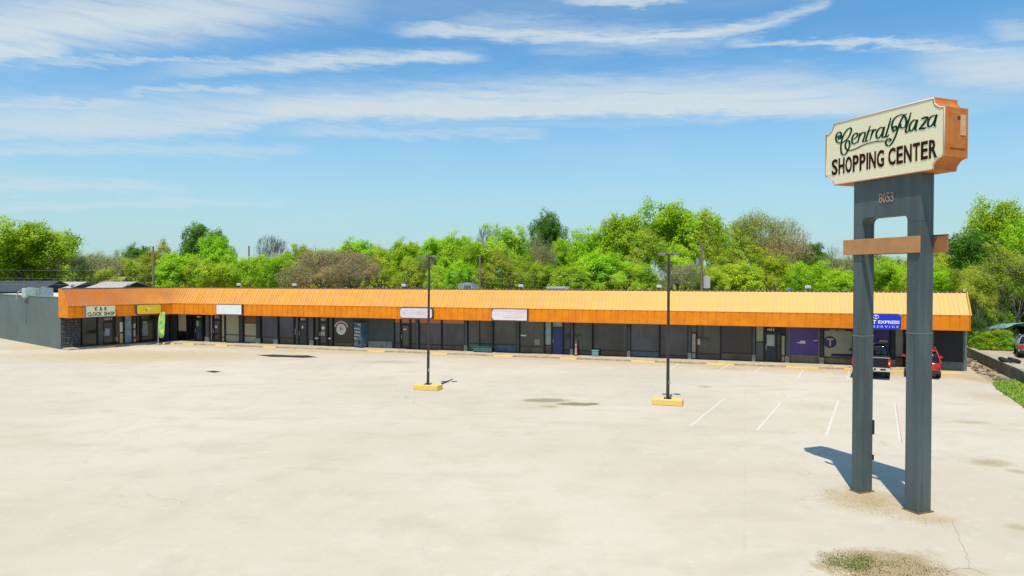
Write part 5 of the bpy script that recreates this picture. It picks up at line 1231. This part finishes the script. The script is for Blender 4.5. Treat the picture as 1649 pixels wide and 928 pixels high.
T('F0', 'Y', 395, 412, 92, 66, 'feathery yellow green tree below the bare grey tree')
T('B0', 'M', 430, 377, 120, 64, 'bare grey leafless tree on the skyline')
T('L3', 'G', 440, 408, 96, 60, 'small bright green tree just right of the bare grey tree')
# ---- brown budding group
T('F0', 'O', 484, 394, 106, 60, 'olive tree with reddish tips left of the brown budding tree')
T('S0', 'R', 535, 396, 92, 120, 'wide brown budding tree without leaves behind the long roof')
T('S1', 'R', 500, 410, 88, 90, 'brown budding tree on the left shoulder of the wide brown one')
T('S1', 'R', 572, 404, 90, 80, 'brown budding tree on the right shoulder of the wide brown one')
T('L2', 'G', 574, 382, 112, 66, 'bright green treetop over the wide brown budding tree')
T('F1', 'Y', 616, 394, 96, 66, 'yellow green feathery tree right of the brown budding trees')
T('L2', 'G', 652, 384, 108, 56, 'green tree left of the left light pole')
T('F0', 'Y', 655, 415, 90, 76, 'low yellow green tree left of the left light pole')
T('S0', 'M', 681, 407, 92, 34, 'thin pale budding tree directly behind the left light pole')
T('L0', 'G', 700, 382, 106, 66, 'green tree rising right behind the left light pole')
T('F1', 'Y', 712, 420, 90, 66, 'low pale tree right of the left light pole')
T('L2', 'G', 736, 374, 104, 66, 'rounded green tree between the left light pole and the middle utility pole')
T('B0', 'M', 782, 362, 118, 52, 'bare twiggy treetop above the middle utility pole')
T('L1', 'G', 764, 386, 98, 70, 'bright green tree behind the middle utility pole')
T('L3', 'G', 745, 420, 88, 64, 'low bright green tree behind the grey rooftop unit')
T('F0', 'Y', 823, 362, 96, 92, 'large soft yellow green tree right of the middle utility pole')
T('F1', 'O', 806, 400, 88, 80, 'olive tree below the large soft yellow green tree')
T('L1', 'D', 882, 339, 130, 60, 'round dark tree standing alone on the skyline')
T('S1', 'M', 868, 372, 100, 56, 'thin grey budding tree under the round dark tree')
T('F0', 'O', 858, 420, 88, 66, 'low olive tree over the pale roof hatch')
T('L0', 'G', 906, 384, 104, 56, 'green tree right below the round dark tree')
# ---- tall centre right
T('L3', 'G', 952, 366, 98, 86, 'bright green tree left of the tallest tree')
T('L1', 'G', 890, 424, 84, 74, 'low bright green tree above the faded pink sign and blue door')
T('L2', 'G', 925, 425, 83, 60, 'low bright green tree left of the right light pole')
T('L0', 'G', 1008, 344, 94, 86, 'tall green tree on the left shoulder of the tallest tree')
T('L1', 'G', 1090, 322, 102, 128, 'tallest bright green tree, its top left of the right utility pole')
T('L2', 'G', 970, 402, 86, 84, 'dense green tree in front, midway between the blue door and the right light pole')
T('F1', 'O', 1052, 368, 88, 94, 'soft olive tree behind the right light pole')
T('F0', 'Y', 1030, 424, 82, 86, 'low yellow green tree at the left of the right light pole')
T('F1', 'O', 1140, 336, 98, 80, 'olive tree behind the right utility pole')
T('F0', 'Y', 1105, 392, 86, 88, 'yellow green tree just right of the right light pole')
T('S0', 'M', 1096, 420, 80, 70, 'low budding tree under the right utility pole')
T('S0', 'O', 1222, 336, 92, 120, 'tall spreading brown green budding tree left of the pylon sign')
T('F1', 'O', 1200, 372, 90, 100, 'olive tree inside the spread of the tall budding tree')
T('S1', 'R', 1256, 352, 90, 88, 'thin budding tree on the right side of the tall brown green one')
T('L2', 'Y', 1190, 420, 81, 76, 'low yellow green tree right of the right utility pole')
T('F0', 'Y', 1245, 410, 83, 84, 'yellow tree behind the blue scrap on the roof')
T('L1', 'Y', 1150, 428, 80, 66, 'low yellow green tree behind the lighter roof stretch')
T('L0', 'D', 1308, 389, 100, 56, 'dark green tree left of the pylon sign')
T('L3', 'G', 1302, 420, 80, 74, 'bright green tree low beside the left pylon')
T('S1', 'M', 1346, 394, 92, 60, 'grey green budding tree touching the left pylon')
T('L2', 'G', 1355, 432, 76, 66, 'low green tree behind the left pylon')
T('F0', 'M', 1400, 402, 96, 60, 'grey green tree seen under the tan board between the pylons')
T('L1', 'G', 1432, 416, 78, 72, 'bright green tree seen between the two pylons')
T('L3', 'Y', 1490, 425, 74, 70, 'low yellow green tree behind the right pylon')
T('F1', 'O', 1515, 394, 80, 70, 'olive tree just right of the tan boards')
T('F0', 'Y', 1552, 385, 76, 74, 'yellow green tree above the right end of the orange roof')
T('L2', 'G', 1520, 432, 68, 56, 'low bright green tree over the right end of the roof')
# ---- right edge, nearer
T('L1', 'G', 1618, 319, 66, 118, 'tall bright green tree at the right edge of the photo', zb=NZ)
T('L0', 'D', 1580, 372, 62, 90, 'dark tree below the tall green tree near the right roof end', zb=NZ)
T('F1', 'O', 1612, 390, 58, 110, 'olive tree with pale trunk right of the building', zb=NZ)
T('L3', 'G', 1668, 350, 60, 110, 'green tree cut by the right edge of the photo', zb=NZ)
T('S0', 'O', 1640, 400, 56, 100, 'budding tree above the tarpaulin', zb=NZ)
T('F0', 'O', 1580, 440, 54, 60, 'small olive tree hard against the right end of the building', zb=NZ)
T('L2', 'D', 1660, 440, 60, 90, 'dark small tree behind the black car', zb=NZ)
g2 = 'bushes by the low wall'
for px, pt, y, w_, lm, lab in ((1596, 524, 50.5, 50, 'Y', 'yellow green bush behind the low wall, nearest the building'), (1614, 522, 50, 46, 'G', 'bright green bush behind the low wall, left of the tyres'), (1575, 500, 52, 36, 'D', 'dark bush tight against the end of the building'), (1604, 488, 55, 60, 'D', 'dark shrub under the trees right of the building'), (1628, 505, 57, 44, 'O', 'olive shrub beside the tarpaulin'), (1582, 528, 50.5, 44, 'G', 'small green bush at the building end of the low wall'), (1590, 470, 58, 50, 'O', 'tall olive shrub under the dark tree by the roof end'), (1619, 480, 60, 52, 'Y', 'tall yellow green shrub behind the tarpaulin'), (1578, 446, 56, 66, 'O', 'tall olive thicket filling the gap right of the roof end'), (1602, 458, 58, 64, 'G', 'tall green thicket over the bright bush by the low wall'), (1636, 470, 62, 70, 'O', 'tall thicket behind the tarpaulin and black car'), (1570, 520, 56, 30, 'D', 'dark shrub in the gap behind the building end'), (1646, 500, 60, 50, 'D', 'dark shrub behind the black car')):
    T('U0' if px % 4 else 'U1', lm, px, pt, y, w_, lab, zb=NZ, group=g2, cat='bush')
# second row of crowns closing the band
sky_pts = [(140, 412), (230, 402), (300, 400), (380, 408), (450, 404), (560, 394), (640, 392), (700, 388), (760, 384), (830, 376), (900, 392), (960, 378), (1030, 352), (1090, 340), (1160, 350), (1230, 366), (1290, 396), (1350, 402), (1440, 408), (1540, 396), (1600, 380)]
marks = [(155, 'the clock shop sign'), (205, 'the yellow sign'), (262, 'the inner corner of the roof'), (318, 'the first door right of the corner'), (372, 'the blank white sign'), (425, 'the left blue tinted window'), (470, 'the right blue tinted window'), (520, 'the door with white stickers'), (568, 'the window with the round emblem'), (610, 'the pale stone ledge'), (662, 'the round ended white sign'), (722, 'the salmon transom panels'), (770, 'the teal bench'), (820, 'the faded pink sign'), (870, 'the window with two notices'), (915, 'the dark blue door'), (962, 'the turquoise crate'), (1020, 'the slate windows'), (1082, 'the right light pole'), (1140, 'the tall pale sidelight'), (1190, 'the black window beside the curtained door'), (1242, 'the door with the white curtain'), (1300, 'the plain purple window'), (1345, 'the window with the T emblem'), (1420, 'the blue sign'), (1475, 'the right sign pylon'), (1535, 'the blank black panel')]
for px, lm_ in marks:
    for (xa, ya), (xb, yb) in zip(sky_pts, sky_pts[1:]):
        if xa <= px <= xb: yt = ya + (yb - ya) * (px - xa) / (xb - xa)
    T(tseed.choice(['L0', 'L1', 'L3', 'F0', 'F1']), tseed.choice('GYGYO'), px, yt + tseed.uniform(2, 12), tseed.uniform(126, 136), 104, 'half hidden second row green tree above ' + lm_, group='second row of trees behind the shops')
# prototypes nobody used
for k, (a, c, *_r) in protos.items():
    for o in (a, c):
        if o is not None and o.parent is None: bpy.data.objects.remove(o)
# far wood closing the gaps low down
rs_ = np.random.RandomState(3); n = 60000; xx = rs_.uniform(-190, 190, n); hh = 7.4 + 1.6 * np.sin(xx * .11) + 1.2 * np.sin(xx * .31 + 1) + .8 * np.sin(xx * .9); zz_ = rs_.beta(1.3, 1, n) * hh; yy = 150 + rs_.uniform(-5, 5, n) + zz_ * .5
me = quads('far_wood', np.stack([xx, yy, zz_], 1), np.stack([rs_.normal(size=n) * .6, -.8 + rs_.normal(size=n) * .5, .6 + rs_.normal(size=n) * .5], 1), rs_.uniform(.3, .8, n), rs_); me.materials.append(LM['O'])
o = bpy.data.objects.new('far_wood', me); COL.objects.link(o); tag(o, 'distant wood showing as a low band between the trees', 'wood', kind='stuff')

# ------------------------------------------------------------------ utility poles and wires
tops = []
for px, pt, y, lab, extra in ((247.5, 397, 88, 'weathered wooden utility pole, leftmost of the three behind the shops', 0), (773, 413, 80, 'weathered wooden utility pole right of the grey rooftop unit', 0), (1129.5, 389, 76, 'weathered wooden utility pole with a grey transformer right of the right light pole', 1), (401.5, 396, 118, 'dark distant utility pole beside the bare grey tree', 0)):
    b0 = D(px, 500, y); top = D(px, pt, y).z; t = empty('utility_pole', Vector((b0.x, y, 0)), label=lab, cat='utility pole')
    b = MB(); b.tube([(0, 0, 0), (0, 0, top)], [.17, .12], 10); b.build('shaft', WOODPOLE, t, local=True)
    if not extra:
        b = MB(); b.tube([(0, -.1, top - .3), (0, -.1, top - .1)], .04, 6); b.build('insulator', GALV, t, local=True)
    else:
        b = MB(); b.tube([(-.45, 0, top - 2.6), (-.45, 0, top - 1.9)], .2, 12); b.box((-.22, 0, top - 2.2), (.2, .08, .08)); b.build('transformer', GALV, t, local=True)
        b = MB(); b.cbox((.22, -.18, top - 5.3), (.95, .18, top - 3.8), .12); b.build('meter_cabinet', mat('off_white_cabinet', (.55, .50, .46), .5, var=.1), t, local=True)
        b = MB(); b.box((.12, 0, top - 4.5), (.3, .06, .06)); b.build('bracket', GALV, t, local=True)
    tops.append(Vector((b0.x, y, top)))
def wire(a, c, sag, label):
    t = empty('power_line', a, label=label, cat='cable', group='power lines behind the shops'); b = MB(); d_ = c - a; b.tube([d_ * (i / 14) - Z3 * sag * 4 * (i / 14) * (1 - i / 14) for i in range(15)], .009, 4, cap=False); b.build('strand', mat('pale_wire', (.30, .30, .28), .5), t, local=True)
for k, (dz_, nm) in enumerate(((-2.4, 'upper'), (-3.4, 'middle'), (-4.2, 'lower'))):
    wire(Vector((tops[1].x - 20, 84, tops[1].z + dz_)), tops[1] + Z3 * (dz_ * .7), .25, f'{nm} of the pale wires running left from the middle utility pole')
    wire(tops[1] + Z3 * dz_ * .7, tops[2] + Z3 * (dz_ * 1.1 - .8), .4, f'{nm} of the pale wires from the middle to the right utility pole')
    wire(Vector((-75, 84, tops[0].z + dz_ * 1.05)), tops[0] + Z3 * (dz_ * .95 - .6), .4, f'{nm} of the pale wires from the left edge to the leftmost utility pole')
# blue scrap behind the parapet
q = HIT(1262, 466, W3(MAIN, 0, -4, 0), MAIN[2]); t = empty('blue_tarp', Vector((q.x, q.y, ROOFZ + .2)), ra, label='crumpled blue sheet lying on the roof left of the pylon sign', cat='tarp')
vs = []; n = 12
for i in range(n + 1):
    for j in range(5): vs.append((-1.3 + 2.4 * i / n, -.6 + .3 * j, (.75 + .42 * math.sin(i * .7 + 1) * math.sin(i * .23 + .4)) * math.sin(math.pi * min(i + .4, n - i + .4) / n * .9) ** .5 + rs.uniform(-.05, .08)))
b = MB(); b.add(vs, [(i * 5 + j, i * 5 + j + 1, (i + 1) * 5 + j + 1, (i + 1) * 5 + j) for i in range(n) for j in range(4)], False); o = b.build('cloth', mat('blue_tarp_cloth', (.06, .22, .36), .5, var=.3), t, local=True)
